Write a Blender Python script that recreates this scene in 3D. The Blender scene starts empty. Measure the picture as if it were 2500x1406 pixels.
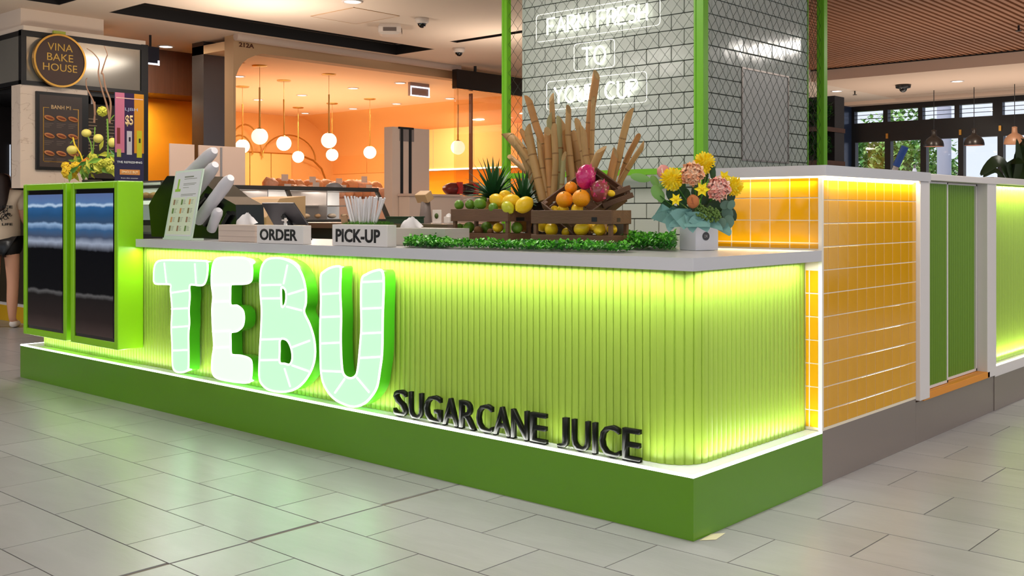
import bpy, bmesh, math, random
from mathutils import Vector, Matrix, noise
random.seed(7)
SC = bpy.context.scene
COL = SC.collection
PI = math.pi
# ------------------------------------------------------------------ camera
ANG = math.atan(2300/2560); FPX = 2560.0; CXP = 1250.0; HYP = 517.0; CH = 1.2
FW = (-math.sin(ANG), math.cos(ANG)); RT = (math.cos(ANG), math.sin(ANG))
_d0 = CH*FPX/805; _l0 = (1693-CXP)/FPX*_d0
CX = -_d0*FW[0]-_l0*RT[0]; CY = -_d0*FW[1]-_l0*RT[1]
cam = bpy.data.cameras.new('camera'); camo = bpy.data.objects.new('camera', cam); COL.objects.link(camo)
camo.location = (CX, CY, CH); camo.rotation_euler = (PI/2, 0, ANG)
cam.sensor_width = 36; cam.lens = 36*FPX/2500; cam.shift_y = -(703-HYP)/2500
cam.clip_start = .05; cam.clip_end = 200
SC.camera = camo
# ------------------------------------------------------------------ world, view
SC.view_settings.view_transform = 'Standard'; SC.view_settings.look = 'None'
SC.view_settings.gamma = 1; SC.view_settings.use_curve_mapping = False
SC.view_settings.exposure = 0.0
SC.cycles.use_denoising = True
SC.cycles.max_bounces = 8; SC.cycles.diffuse_bounces = 4; SC.cycles.glossy_bounces = 4
SC.cycles.transmission_bounces = 6; SC.cycles.transparent_max_bounces = 10
SC.cycles.sample_clamp_indirect = 4
W = bpy.data.worlds.new('world'); SC.world = W; W.use_nodes = True
_b = W.node_tree.nodes['Background']; _b.inputs[0].default_value = (.80, .88, 1, 1); _b.inputs[1].default_value = 1.15

def area(name, loc, size, power, color=(1,1,1), rot=(0,0,0), shape='RECTANGLE', spread=PI):
    l = bpy.data.lights.new(name, 'AREA'); l.shape = shape; l.size = size[0]
    if shape == 'RECTANGLE': l.size_y = size[1]
    l.energy = power; l.color = color; l.spread = spread
    o = bpy.data.objects.new(name, l); o.location = loc; o.rotation_euler = rot; COL.objects.link(o)
    return o
WARM = (1, .86, .72); NEUT = (1, .93, .85)
# unseen fill lamps added at ceiling height to brighten counter and pillar
for (x, y, p) in ((3.2,-1.5,22), (.6,-3.8,16), (.3,-1.2,26), (-3.2,-1.2,16), (-5.6,-3.2,24), (-2.3,.9,42), (1.0,8.3,70), (-5.1,3.2,34), (4.2,-6.5,26), (-9.6,-1.8,60), (-5.9,.9,34), (3.2,6.6,50)):
    area('added_ceiling_fill', (x, y, 3.17), (.9,.9), p, NEUT)
area('added_ceiling_fill', (2.2, 2.6, 3.17), (2.2,2.2), 44, NEUT)
# uplights without fittings, added to brighten the plaster and batten ceilings
for (x, y, p) in ((-6.4, 2.6, 22), (-6.6, 0, 16), (-5.9,5.4,12)):
    area('added_uplight', (x, y, 2.25), (.5,.5), p, (1,.84,.7), (PI,0,0))
area('added_uplight', (-1.5, 9.0, 1.6), (4,2), 26, (1,.84,.7), (PI,0,0))
area('added_uplight', (-2.6, 13.2, 1.4), (6,1.8), 70, (1,.86,.74), (PI,0,0))
area('downlight_and_fill', (-10.1, 3.3, 2.62), (.2,.2), 22, (1,.85,.6), shape='DISK')  # fill lamp added under the bulkhead to brighten the ochre wall
area('downlight_and_fill', (-9.2, 2.9, 3.14), (.2,.2), 20, (1,.82,.6), shape='DISK')
area('downlight_and_fill', (-2.9, 13.0, 3.18), (.2,.2), 30, (1,.85,.68), shape='DISK')
area('downlight_and_fill', (-4.6, 12.6, 3.18), (.2,.2), 25, (1,.85,.68), shape='DISK')
sun = bpy.data.lights.new('sun', 'SUN'); sun.energy = 2.6; sun.angle = .02; sun.color = (1,.96,.9)
suno = bpy.data.objects.new('sun', sun); suno.rotation_euler = (math.radians(38), 0, math.radians(-12)); COL.objects.link(suno)
# bakery interior
for (x, y, p) in ((-10.2,6,60), (-12.8,7.6,60), (-10.5,8.6,60), (-13.2,5.2,45)):
    area('bakery_light', (x, y, 2.95), (.6,.6), p, (1,.88,.70))
area('bakery_added_uplight', (-11.6, 6.8, 1.9), (4,3.5), 45, (1,.88,.70), (PI,0,0))  # added lamp without a fitting, washes the bakery ceiling
# LED strips of the kiosk counter
LED = (1, 1, .95); LEDW = (1, 1, .93)
area('led_strip_under_worktop', (-2.03, .035, .976), (4.02,.02), 17, LED, (math.radians(-8),0,0))
area('led_strip_under_worktop', (-.035, .52, .976), (.02,.9), 4.2, LED, (0,math.radians(-8),0))
area('led_strip_plinth', (-2.85, .03, .243), (5.6,.014), 9, LEDW, (math.radians(190),0,0))
area('led_strip_plinth', (-.03, .53, .243), (.014,1.0), 2, LEDW, (0,math.radians(190),0))
area('led_strip_high_top', (-.28, 1.032, 1.345), (.5,.016), 1.0, (1,.85,.5), (math.radians(-25),0,0))
area('led_strip_high_top', (.015, 1.6, 1.345), (.016,1.05), 2.0, (1,.88,.6), (0,math.radians(25),0))
area('led_strip_backsplash', (-.28, 1.02, 1.04), (.5,.014), .35, (1,.85,.5), (math.radians(200),0,0))
area('led_strip_right_wall', (-.02, 4.6, 1.355), (.016,2.3), 9, (1,1,.78), (0,math.radians(15),0))
area('led_strip_right_wall', (-.02, 4.6, .30), (.016,2.3), 4, (1,1,.8), (0,math.radians(165),0))

# ------------------------------------------------------------------ pixel -> real plane helpers (real positions on real planes)
def ray(px, py): 
    u = (px-CXP)/FPX; v = (HYP-py)/FPX
    return (FW[0]+u*RT[0], FW[1]+u*RT[1], v)
def onz(px, py, z):
    r = ray(px, py); t = (z-CH)/r[2]; return Vector((CX+t*r[0], CY+t*r[1], z))
def onx(px, py, x):
    r = ray(px, py); t = (x-CX)/r[0]; return Vector((x, CY+t*r[1], CH+t*r[2]))
def ony(px, py, y):
    r = ray(px, py); t = (y-CY)/r[1]; return Vector((CX+t*r[0], y, CH+t*r[2]))
def ond(px, py, d):
    r = ray(px, py); return Vector((CX+d*r[0], CY+d*r[1], CH+d*r[2]))
# ------------------------------------------------------------------ materials
MATS = {}
def mat(name, col, rough=.5, metal=0, emis=None, estr=0, spec=.5, trans=0, coat=0, var=0, vscale=8, bump=0, bscale=30, ior=1.45, alpha=1, stretch=None, sss=0):
    if name in MATS: return MATS[name]
    m = bpy.data.materials.new(name); m.use_nodes = True; nt = m.node_tree; b = nt.nodes['Principled BSDF']
    b.inputs['Base Color'].default_value = (*col, 1); b.inputs['Roughness'].default_value = rough
    b.inputs['Metallic'].default_value = metal; b.inputs['Specular IOR Level'].default_value = spec
    b.inputs['Transmission Weight'].default_value = trans; b.inputs['Coat Weight'].default_value = coat
    b.inputs['IOR'].default_value = ior; b.inputs['Alpha'].default_value = alpha
    if sss: b.inputs['Subsurface Weight'].default_value = sss
    if emis: b.inputs['Emission Color'].default_value = (*emis, 1); b.inputs['Emission Strength'].default_value = estr
    if var or bump:
        tc = nt.nodes.new('ShaderNodeTexCoord'); mp = nt.nodes.new('ShaderNodeMapping')
        nt.links.new(tc.outputs['Object'], mp.inputs[0])
        if stretch: mp.inputs['Scale'].default_value = stretch
    if var:
        n = nt.nodes.new('ShaderNodeTexNoise'); n.inputs['Scale'].default_value = vscale; n.inputs['Detail'].default_value = 5
        nt.links.new(mp.outputs[0], n.inputs[0])
        mx = nt.nodes.new('ShaderNodeMixRGB')
        mx.inputs[1].default_value = (*[max(0,c*(1-var)) for c in col],1); mx.inputs[2].default_value = (*[min(1,c*(1+var)) for c in col],1)
        nt.links.new(n.outputs[0], mx.inputs[0]); nt.links.new(mx.outputs[0], b.inputs['Base Color'])
    if bump:
        n2 = nt.nodes.new('ShaderNodeTexNoise'); n2.inputs['Scale'].default_value = bscale; n2.inputs['Detail'].default_value = 4
        nt.links.new(mp.outputs[0], n2.inputs[0])
        bp = nt.nodes.new('ShaderNodeBump'); bp.inputs['Strength'].default_value = bump; bp.inputs['Distance'].default_value = .01
        nt.links.new(n2.outputs[0], bp.inputs['Height']); nt.links.new(bp.outputs[0], b.inputs['Normal'])
    MATS[name] = m; return m
def S(r, g, b):  # sRGB 0-255 -> linear
    f = lambda c: (c/255/12.92) if c/255 <= .04045 else ((c/255+.055)/1.055)**2.4
    return (f(r), f(g), f(b))
def glassmat(name, tint=(1,1,1), op=.12, rough=.02):
    if name in MATS: return MATS[name]
    m = bpy.data.materials.new(name); m.use_nodes = True; nt = m.node_tree; nt.nodes.remove(nt.nodes['Principled BSDF'])
    out = nt.nodes['Material Output']
    t = nt.nodes.new('ShaderNodeBsdfTransparent'); t.inputs[0].default_value = (*tint,1)
    g = nt.nodes.new('ShaderNodeBsdfGlossy'); g.inputs['Roughness'].default_value = rough
    mx = nt.nodes.new('ShaderNodeMixShader'); fr = nt.nodes.new('ShaderNodeFresnel'); fr.inputs[0].default_value = 1.45
    ad = nt.nodes.new('ShaderNodeMath'); ad.operation = 'ADD'; ad.inputs[1].default_value = op*.3; ad.use_clamp = True
    ge = nt.nodes.new('ShaderNodeNewGeometry'); iv = nt.nodes.new('ShaderNodeMath'); iv.operation = 'SUBTRACT'; iv.inputs[0].default_value = 1; nt.links.new(ge.outputs['Backfacing'], iv.inputs[1]); ml_ = nt.nodes.new('ShaderNodeMath'); ml_.operation = 'MULTIPLY'; nt.links.new(fr.outputs[0], ml_.inputs[0]); nt.links.new(iv.outputs[0], ml_.inputs[1])
    nt.links.new(ml_.outputs[0], ad.inputs[0]); nt.links.new(ad.outputs[0], mx.inputs[0])
    nt.links.new(t.outputs[0], mx.inputs[1]); nt.links.new(g.outputs[0], mx.inputs[2]); nt.links.new(mx.outputs[0], out.inputs[0])
    MATS[name] = m; return m

M_floor = mat('stone_floor', S(160,159,160), .29, var=.16, vscale=5, bump=.07, bscale=14, spec=.75)
M_grout = mat('floor_grout', S(120,112,104), .8)
M_ceil = mat('ceiling_plaster', S(232,214,196), .9)
M_dark = mat('dark_recess', S(30,26,25), .5)
M_plinth = mat('green_laminate', (.115,.29,.006), .22, spec=.5)
M_flute = mat('lime_fluted_panel', (.35,.52,.055), .38)
M_boxg = mat('lime_casing', (.29,.66,.010), .30)
M_post = mat('green_powdercoat', (.16,.46,.010), .35)
M_white = mat('white_solid_surface', S(205,203,206), .22, spec=.5)
M_ledge = mat('white_ledge', S(225,232,228), .3)
M_trim = mat('white_trim', S(222,215,212), .35)
M_ytile = mat('yellow_glazed_tile', (.76,.365,.006), .10, var=.12, vscale=3, spec=.6, bump=.05, bscale=6)
M_ygrout = mat('white_grout', S(240,225,200), .8)
M_btile = mat('white_glazed_tile', S(188,193,186), .10, var=.05, vscale=2, bump=.10, bscale=5, spec=.6)
M_bgrout = mat('dark_grout', S(52,56,54), .8)
M_wire = mat('galvanised_wire', S(62,70,58), .5, .4)
M_steel = mat('brushed_steel', S(168,158,152), .3, .85, var=.1, vscale=3)
M_base = mat('grey_skirting', S(150,138,130), .25, .5)
M_black = mat('black_satin', S(22,22,24), .35)
M_blackg = mat('black_gloss', S(10,10,12), .06, coat=.5)
M_ledstrip = mat('led_diffuser', (1,1,1), .5, emis=(1,1,.93), estr=5)
M_ledwarm = mat('led_diffuser_warm', (1,1,1), .5, emis=(1,.86,.5), estr=4)
M_down = mat('downlight_lens', (1,1,1), .5, emis=(1,.9,.78), estr=8)
M_crate = mat('brown_crate_wood', S(104,74,52), .6, var=.25, vscale=9, bump=.2, bscale=25, stretch=(1,6,6))
M_paper = mat('white_paper', S(225,215,208), .7)
M_tan = mat('tan_fascia', S(196,158,118), .7)
M_peach = mat('peach_plaster', S(250,210,164), .8)
M_orangew = mat('orange_plaster', S(244,186,114), .8)
M_yellowwall = mat('ochre_wall', S(214,140,10), .8, var=.04)
M_gold = mat('brass', S(190,145,70), .3, .9)
M_wood = mat('brown_veneer', S(94,62,48), .35, var=.3, vscale=6, stretch=(1,6,.4))
M_glass = glassmat('clear_glass')
M_skin = mat('skin', S(215,160,130), .55, sss=.05)

# ------------------------------------------------------------------ mesh builder
class MB:
    def __init__(s): s.v = []; s.f = []; s.sm = []; s.mi = []; s.cur = 0
    def add(s, vs, fs, smooth=False):
        o = len(s.v); s.v += [tuple(v) for v in vs]
        for f in fs: s.f.append([i+o for i in f]); s.sm.append(smooth); s.mi.append(s.cur)
        return s
    def box(s, x0, x1, y0, y1, z0, z1, M=None):
        vs = [Vector((x, y, z)) for z in (z0, z1) for y in (y0, y1) for x in (x0, x1)]
        if M is not None: vs = [M @ v for v in vs]
        return s.add(vs, [(0,2,3,1),(4,5,7,6),(0,1,5,4),(2,6,7,3),(0,4,6,2),(1,3,7,5)])
    def prism(s, poly, d, fn, cap=True, smooth=False):
        # poly: 2D pts ccw; fn(u,v,w)->3D ; w from d[0] to d[1]
        n = len(poly); vs = [fn(u, v, d[0]) for u, v in poly]+[fn(u, v, d[1]) for u, v in poly]
        s.add(vs, [(i, (i+1)%n, n+(i+1)%n, n+i) for i in range(n)], smooth)
        if cap: s.add(vs, [list(range(n))[::-1], list(range(n, 2*n))])
        return s
    def tube(s, pts, r, seg=6, cap=True, smooth=True):
        pts = [Vector(p) for p in pts]; n = len(pts); rr = r if isinstance(r, (list, tuple)) else [r]*n
        vs = []; prev = None
        for i, p in enumerate(pts):
            t = (pts[min(i+1, n-1)]-pts[max(i-1, 0)])
            if t.length < 1e-9: t = Vector((0,0,1))
            t.normalize()
            if prev is None:
                a = Vector((0,0,1)) if abs(t.z) < .9 else Vector((1,0,0)); u = t.cross(a).normalized()
            else:
                u = (prev - t*prev.dot(t)); u = u.normalized() if u.length > 1e-6 else t.orthogonal().normalized()
            prev = u; w = t.cross(u)
            for k in range(seg):
                a = 2*PI*k/seg; vs.append(p + (u*math.cos(a)+w*math.sin(a))*rr[i])
        fs = [(i*seg+k, i*seg+(k+1)%seg, (i+1)*seg+(k+1)%seg, (i+1)*seg+k) for i in range(n-1) for k in range(seg)]
        s.add(vs, fs, smooth)
        if cap: s.add(vs[:seg], [list(range(seg))[::-1]]); s.add(vs[-seg:], [list(range(seg))])
        return s
    def lathe(s, prof, c=(0,0,0), seg=20, smooth=True, M=None):
        vs = []
        for r, z in prof:
            for k in range(seg):
                a = 2*PI*k/seg; v = Vector((r*math.cos(a), r*math.sin(a), z))
                if M is not None: v = M @ v
                vs.append(v+Vector(c))
        n = len(prof)
        return s.add(vs, [(i*seg+k, i*seg+(k+1)%seg, (i+1)*seg+(k+1)%seg, (i+1)*seg+k) for i in range(n-1) for k in range(seg)], smooth)
    def ball(s, c, rx, ry=None, rz=None, seg=14, rings=9, M=None, lump=0):
        ry = ry or rx; rz = rz or rx; vs = []
        for i in range(rings+1):
            th = PI*i/rings
            for k in range(seg):
                a = 2*PI*k/seg; v = Vector((rx*math.sin(th)*math.cos(a), ry*math.sin(th)*math.sin(a), -rz*math.cos(th)))
                if lump: v *= 1+lump*noise.noise(v*60+Vector(c)*9)
                if M is not None: v = M @ v
                vs.append(v+Vector(c))
        return s.add(vs, [(i*seg+k, i*seg+(k+1)%seg, (i+1)*seg+(k+1)%seg, (i+1)*seg+k) for i in range(rings) for k in range(seg)], True)
    def build(s, name, m=None, parent=None, loc=None, bevel=0, kind=None, segs=2):
        me = bpy.data.meshes.new(name); me.from_pydata(s.v, [], s.f)
        me.polygons.foreach_set('use_smooth', s.sm)
        if isinstance(m, (list, tuple)):
            for x in m: me.materials.append(x)
            me.polygons.foreach_set('material_index', s.mi)
        elif m: me.materials.append(m)
        me.update()
        return link(name, me, parent, loc, bevel, kind, segs)
def link(name, me, parent=None, loc=None, bevel=0, kind=None, segs=2):
    o = bpy.data.objects.new(name, me); COL.objects.link(o)
    if parent is not None:
        o.parent = parent; o.matrix_parent_inverse = parent_inv(parent)
    if loc is not None: o.location = loc
    if bevel:
        b = o.modifiers.new('bevel', 'BEVEL'); b.width = bevel; b.segments = segs; b.limit_method = 'ANGLE'
    if kind: o['kind'] = kind
    return o
def wmat(o): return o.matrix_basis.copy() if o.parent is None else wmat(o.parent) @ o.matrix_parent_inverse @ o.matrix_basis
def parent_inv(p): return wmat(p).inverted()
def empty(name, loc=(0,0,0)):
    o = bpy.data.objects.new(name, None); COL.objects.link(o); o.empty_display_size = .05; o.location = loc
    return o
def tag(o, label=None, cat=None, group=None, kind=None):
    if label: o['label'] = label
    if cat: o['category'] = cat
    if group: o['group'] = group
    if kind: o['kind'] = kind
    return o
def thing(name, label, cat, loc=(0,0,0), group=None): return tag(empty(name, loc), label, cat, group)
def copy_thing(o, loc, label=None, rot=None, scale=None):
    def cp(a, par):
        c = a.copy(); COL.objects.link(c)
        if par is not None: c.parent = par
        for ch in a.children: cp(ch, c)
        return c
    c = cp(o, None); c.location = loc
    if rot is not None: c.rotation_euler = rot
    if scale is not None: c.scale = scale
    if label: c['label'] = label
    return c
def smoothpoly(pts, n=4, closed=True):
    out = []; N = len(pts)
    for i in range(N if closed else N-1):
        p0, p1, p2, p3 = [Vector(pts[(i+k) % N]) if closed else Vector(pts[min(max(i+k, 0), N-1)]) for k in (-1, 0, 1, 2)]
        for j in range(n):
            t = j/n
            out.append(.5*((2*p1)+(p2-p0)*t+(2*p0-5*p1+4*p2-p3)*t*t+(3*p1-p0-3*p2+p3)*t**3))
    if not closed: out.append(Vector(pts[-1]))
    return out
def fill2d(loops, fn, mb, flip=False):
    # triangulate polygon with holes using a 2D curve
    from mathutils.geometry import tessellate_polygon
    ls = [[Vector((p[0], p[1], 0)) for p in l] for l in loops]
    flat = [p for l in ls for p in l]
    tris = tessellate_polygon(ls)
    mb.add([fn(p.x, p.y) for p in flat], [t[::-1] if flip else t for t in tris])
def text_mesh(body, face, x0, x1, z0, z1, plane, depth=.002, bold=0, spacing=1.0):
    """mesh of lettering fitted in a rectangle; face '-y': rect in x,z on y=plane, '+x': rect in y,z on x=plane"""
    cu = bpy.data.curves.new('t', 'FONT'); cu.body = body; cu.size = 1; cu.extrude = 0; cu.offset = bold; cu.space_character = spacing; cu.resolution_u = 3
    cu.align_x = 'CENTER'; cu.space_line = .95
    o = bpy.data.objects.new('t', cu); COL.objects.link(o)
    bpy.context.view_layer.update()
    dg = bpy.context.evaluated_depsgraph_get(); me = bpy.data.meshes.new_from_object(o.evaluated_get(dg))
    bpy.data.objects.remove(o)
    bm = bmesh.new(); bm.from_mesh(me)
    if depth > 0:
        r = bmesh.ops.extrude_face_region(bm, geom=bm.faces[:])
        for e in r['geom']:
            if isinstance(e, bmesh.types.BMVert): e.co.z += 1
    bmesh.ops.recalc_face_normals(bm, faces=bm.faces[:])
    xs = [v.co.x for v in bm.verts]; ys = [v.co.y for v in bm.verts]
    ax, bx, ay, by = min(xs), max(xs), min(ys), max(ys)
    for v in bm.verts:
        u = (v.co.x-ax)/max(bx-ax, 1e-6); w = (v.co.y-ay)/max(by-ay, 1e-6); d = v.co.z*depth
        if face == '-y': v.co = (x0+u*(x1-x0), plane-d, z0+w*(z1-z0))
        elif face == '+x': v.co = (plane+d, x0+u*(x1-x0), z0+w*(z1-z0))
        else: v.co = face(x0+u*(x1-x0), z0+w*(z1-z0), plane+d)
    bm.to_mesh(me); bm.free(); me.materials.clear()
    return me
def text(name, body, face, x0, x1, z0, z1, plane, m, parent, depth=.002, bold=0, spacing=1.0):
    me = text_mesh(body, face, x0, x1, z0, z1, plane, depth, bold, spacing); me.materials.append(m); me.name = name
    return link(name, me, parent)
def recess_lamp(p, r, m, label, cat='downlight', name='downlight', rim=None):
    t = thing(name, label, cat, p, 'ceiling downlights')
    MB().lathe([(r*1.18,0),(r*1.18,-.008),(r*.92,-.010),(r*.92,0)], p, 18).build('rim', rim or M_trim, t)
    MB().lathe([(0,-.004),(r*.92,-.004)], p, 18).build('lens', m, t)
    return t
ORD = ['first','second','third','fourth','fifth','sixth','seventh','eighth','ninth','tenth','eleventh','twelfth','thirteenth','fourteenth','fifteenth','sixteenth','seventeenth','eighteenth','nineteenth','twentieth','twenty-first','twenty-second','twenty-third','twenty-fourth','twenty-fifth','twenty-sixth','twenty-seventh','twenty-eighth']

# ================================================================== SETTING
floor = MB().box(-20, 10, -9, 15.3, -.06, -.004).build('floor', M_grout); tag(floor, kind='structure')
rows = []
y = -.12
for k in range(0, 26): rows.append((-.12+.341*k, -.12+.341*(k+1), k))
for k in range(1, 12): rows.append((-.12-.32*k, -.12-.32*(k-1), -k))
cands = []; rest = []
for (a, b, k) in rows:
    off = .21 if (k % 2 == 0) else -.075
    for i in range(-22, 16):
        x0 = off+i*.57; x1 = x0+.57
        cx, cy = (x0+x1)/2, (a+b)/2
        d = (cx-CX)*FW[0]+(cy-CY)*FW[1]; l = (cx-CX)*RT[0]+(cy-CY)*RT[1]
        if cy > .3 and cx < -.3 and cy < 3.6 and cx > -5.5: rest.append((x0,x1,a,b)); continue
        if d > 1.6 and abs(l/d) < .60: cands.append((d, x0, x1, a, b, k))
        elif x0 > -14 and x1 < 6: rest.append((x0, x1, a, b))
cands.sort()
shared = {}
for n, (d, x0, x1, a, b, k) in enumerate(cands):
    if n < 290:
        w, h = round(x1-x0-.005, 3), round(b-a-.005, 3)
        if x0 < -1.2 < x1:   # movement joint
            for (p, q) in ((x0, -1.203), (-1.197, x1)):
                if q-p > .03: MB().box(p+.0025, q-.0025, a+.0025, b-.0025, -.01, 0).build('floor_tile', M_floor, floor)
            continue
        if (w, h) not in shared:
            o = MB().box(-w/2, w/2, -h/2, h/2, -.01, 0).build('floor_tile', M_floor, floor, ((x0+x1)/2, (a+b)/2, 0)); shared[(w, h)] = o.data
        else:
            o = link('floor_tile', shared[(w, h)], floor, ((x0+x1)/2, (a+b)/2, random.uniform(-.0006, .0004)))
    else: rest.append((x0, x1, a, b))
mb = MB()
for (x0, x1, a, b) in rest: mb.box(x0+.003, x1-.003, a+.003, b-.003, -.01, 0)
o = mb.build('floor_tiles_far', M_floor, floor); o['kind'] = 'stuff'
# vary tile tone through object random
nt = M_floor.node_tree; oi = nt.nodes.new('ShaderNodeObjectInfo'); hs = nt.nodes.new('ShaderNodeHueSaturation')
mr = nt.nodes.new('ShaderNodeMapRange'); mr.inputs[3].default_value = .93; mr.inputs[4].default_value = 1.07
lk = [l for l in nt.links if l.to_socket.name == 'Base Color'][0]; src = lk.from_socket
nt.links.new(oi.outputs['Random'], mr.inputs[0]); nt.links.new(mr.outputs[0], hs.inputs['Value']); nt.links.new(src, hs.inputs['Color'])
nt.links.new(hs.outputs[0], nt.nodes['Principled BSDF'].inputs['Base Color'])
for n in nt.nodes:
    if n.type == 'TEX_NOISE': n.inputs['Distortion'].default_value = 1.0
_tc = [n for n in nt.nodes if n.type == 'TEX_COORD'][0]; _mp = [n for n in nt.nodes if n.type == 'MAPPING'][0]
_g = nt.nodes.new('ShaderNodeNewGeometry'); nt.links.new(_g.outputs['Position'], _mp.inputs[0]); _mp.inputs['Scale'].default_value = (.5, 1.6, 1)

# plaster ceiling with two dark coffers
def slab(mb, x0, x1, y0, y1, z0, z1, holes):
    xs = sorted({x0, x1, *[h[0] for h in holes], *[h[1] for h in holes]}); ys = sorted({y0, y1, *[h[2] for h in holes], *[h[3] for h in holes]})
    for i in range(len(xs)-1):
        for j in range(len(ys)-1):
            cx, cy = (xs[i]+xs[i+1])/2, (ys[j]+ys[j+1])/2
            if any(h[0] < cx < h[1] and h[2] < cy < h[3] for h in holes): continue
            mb.box(xs[i], xs[i+1], ys[j], ys[j+1], z0, z1)
H1 = (-7.98, -7.27, 1.84, 5.68); H2 = (-7.98, -7.27, -3.5, 1.34); H3 = (-6.72, -5.0, 5.39, 5.52)
mb = MB(); slab(mb, -8.15, 6.5, -9, 5.8, 3.2, 3.45, [H1, H2, H3]); mb.box(-10.6, -8.15, -9, 5.0, 3.2, 3.3); mb.box(-13.0, -10.6, -9, .6, 3.2, 3.3); mb.box(-8.2, -5.3, 5.8, 15.4, 3.2, 3.45)
ceil = mb.build('ceiling', M_ceil); tag(ceil, kind='structure')
for H in (H1, H2, H3):
    mb = MB(); x0, x1, y0, y1 = H; zt = 3.44
    mb.box(x0, x1, y0, y1, zt-.01, zt); e = .012
    mb.box(x0, x0+e, y0, y1, 3.2, zt); mb.box(x1-e, x1, y0, y1, 3.2, zt); mb.box(x0, x1, y0, y0+e, 3.2, zt); mb.box(x0, x1, y1-e, y1, 3.2, zt)
    if H is not H3:
        mb.box(x0+.12, x0+.15, y0+.1, y1-.1, 3.3, 3.36); mb.box(x1-.15, x1-.12, y0+.1, y1-.1, 3.3, 3.36); mb.box(x0+.12, x1-.12, y1-.16, y1-.1, 3.3, 3.36)
    mb.build('coffer', M_dark, ceil)
MB().lathe([(.001,0),(.06,0),(.06,-.05),(.045,-.06),(.001,-.06)], (-6.15, 5.45, 3.33), 14).build('spotlight', mat('grey_lamp',S(120,118,116),.4), ceil)
o = MB().box(-13.2,-13,-9,.6,0,3.45).build('wall_unseen_dark', mat('unseen_dark_wall', S(58,50,46), .5)); tag(o, kind='structure')  # unseen wall added to darken what the screens mirror
# timber batten ceiling to the right
back = MB().box(-5.3, 6.5, 5.8, 11.8, 3.42, 3.46).build('ceiling', mat('batten_backing', S(58,34,22), .9)); tag(back, kind='structure')
M_bat = mat('timber_batten', S(176,120,84), .6, var=.12, vscale=3)
bme = None; xx = -5.26
while xx < 6.4:
    if bme is None:
        o = MB().box(-.022, .022, 0, 5.98, 0, .045).build('slat', M_bat, back, (xx, 5.81, 3.375)); bme = o.data
    else: link('slat', bme, back, (xx, 5.81, 3.375))
    xx += .082
# lower white ceiling beyond the battens, bulkhead and shadow gaps
mb = MB(); mb.box(-5.3, 6.5, 11.8, 14.6, 3.2, 3.42); mb.box(-5.3, 6.5, 14.66, 15.0, 3.2, 3.42); mb.box(-12, 6.5, 15.06, 15.35, 3.14, 3.42)
c2 = mb.build('ceiling', mat('ceiling_plaster_warm', S(226,200,178), .9)); tag(c2, kind='structure')
o = MB().box(-5.3, 6.5, 11.785, 11.8, 3.36, 3.42).build('trim_1', M_dark); tag(o, kind='structure')
o = MB().box(-5.3, 6.5, 14.58, 15.08, 3.23, 3.40).build('shadow_gap', M_dark, c2)

# window wall at the far right
M_frame = mat('black_window_frame', S(14,15,18), .35)
YW = 15.4
xw = lambda px: ony(px, 400, YW).x
def wbar(mb, x0, x1, z0, z1, t=.12): mb.box(x0, x1, YW-.02, YW+t, z0, z1)
win = empty('window_1'); win['kind'] = 'structure'
zt = 3.12
cols = [(2087,2157,2167), (2169,2241,2252), (2254,2331,2343), (2343,2424,2448), (2448,2540,2560), (2562,2650,2670)]
zU0 = lambda px: ony(px, 265, YW).z
xL = xw(2078); xR = 6.4
mb = MB(); wbar(mb, xL, xR, 3.05, 3.16); wbar(mb, xL, xR, 2.48, 2.83); wbar(mb, xL, xR, .0, .35); mb.build('window_frame', M_frame, win)
lower = [2089, 2161, 2175, 2248, 2262, 2340, 2353, 2436, 2450, 2540, 2556, 2660]
upper = [2087, 2157, 2168, 2242, 2253, 2331, 2343, 2424, 2448, 2540, 2556, 2660]
def mull(pxs, z0, z1):
    edges = [xL-.3]+[xw(p) for p in pxs]+[xR]
    for i in range(0, len(edges), 2):
        m = MB(); wbar(m, edges[i], edges[i+1], z0, z1); m.build('mullion', M_frame, win)
    for i in range(1, len(edges)-1, 2):
        MB().box(edges[i], edges[i+1], YW+.04, YW+.05, z0, z1).build('pane', M_glass, win)
        if z0 > 2.6:
            m = MB()
            for q in (.35, .68): m.box(edges[i], edges[i+1], YW+.03, YW+.06, z0+(z1-z0)*q-.004, z0+(z1-z0)*q+.004)
            m.build('louvre_bar', M_frame, win)
mull(lower, .35, 2.48); mull(upper, 2.83, 3.05)
for px, py in ((2165,332), (2344,323), (2441,313)):
    p = ony(px, py, YW-.05); MB().box(p.x-.02, p.x+.02, YW-.05, YW-.02, p.z-.045, p.z+.045).build('latch', M_gold, win)
o = MB().box(xw(2040)-.2, xw(2080), 15.0, 15.39, 0, 3.14).build('wall_far', mat('dark_blue_panel', S(36,50,76), .25)); tag(o, kind='structure')
o = MB().box(-20, xw(2040)-.2, 15.2, 15.39, 0, 3.14).build('wall_back', mat('charcoal_wall', S(40,40,44), .5)); tag(o, kind='structure')
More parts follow.
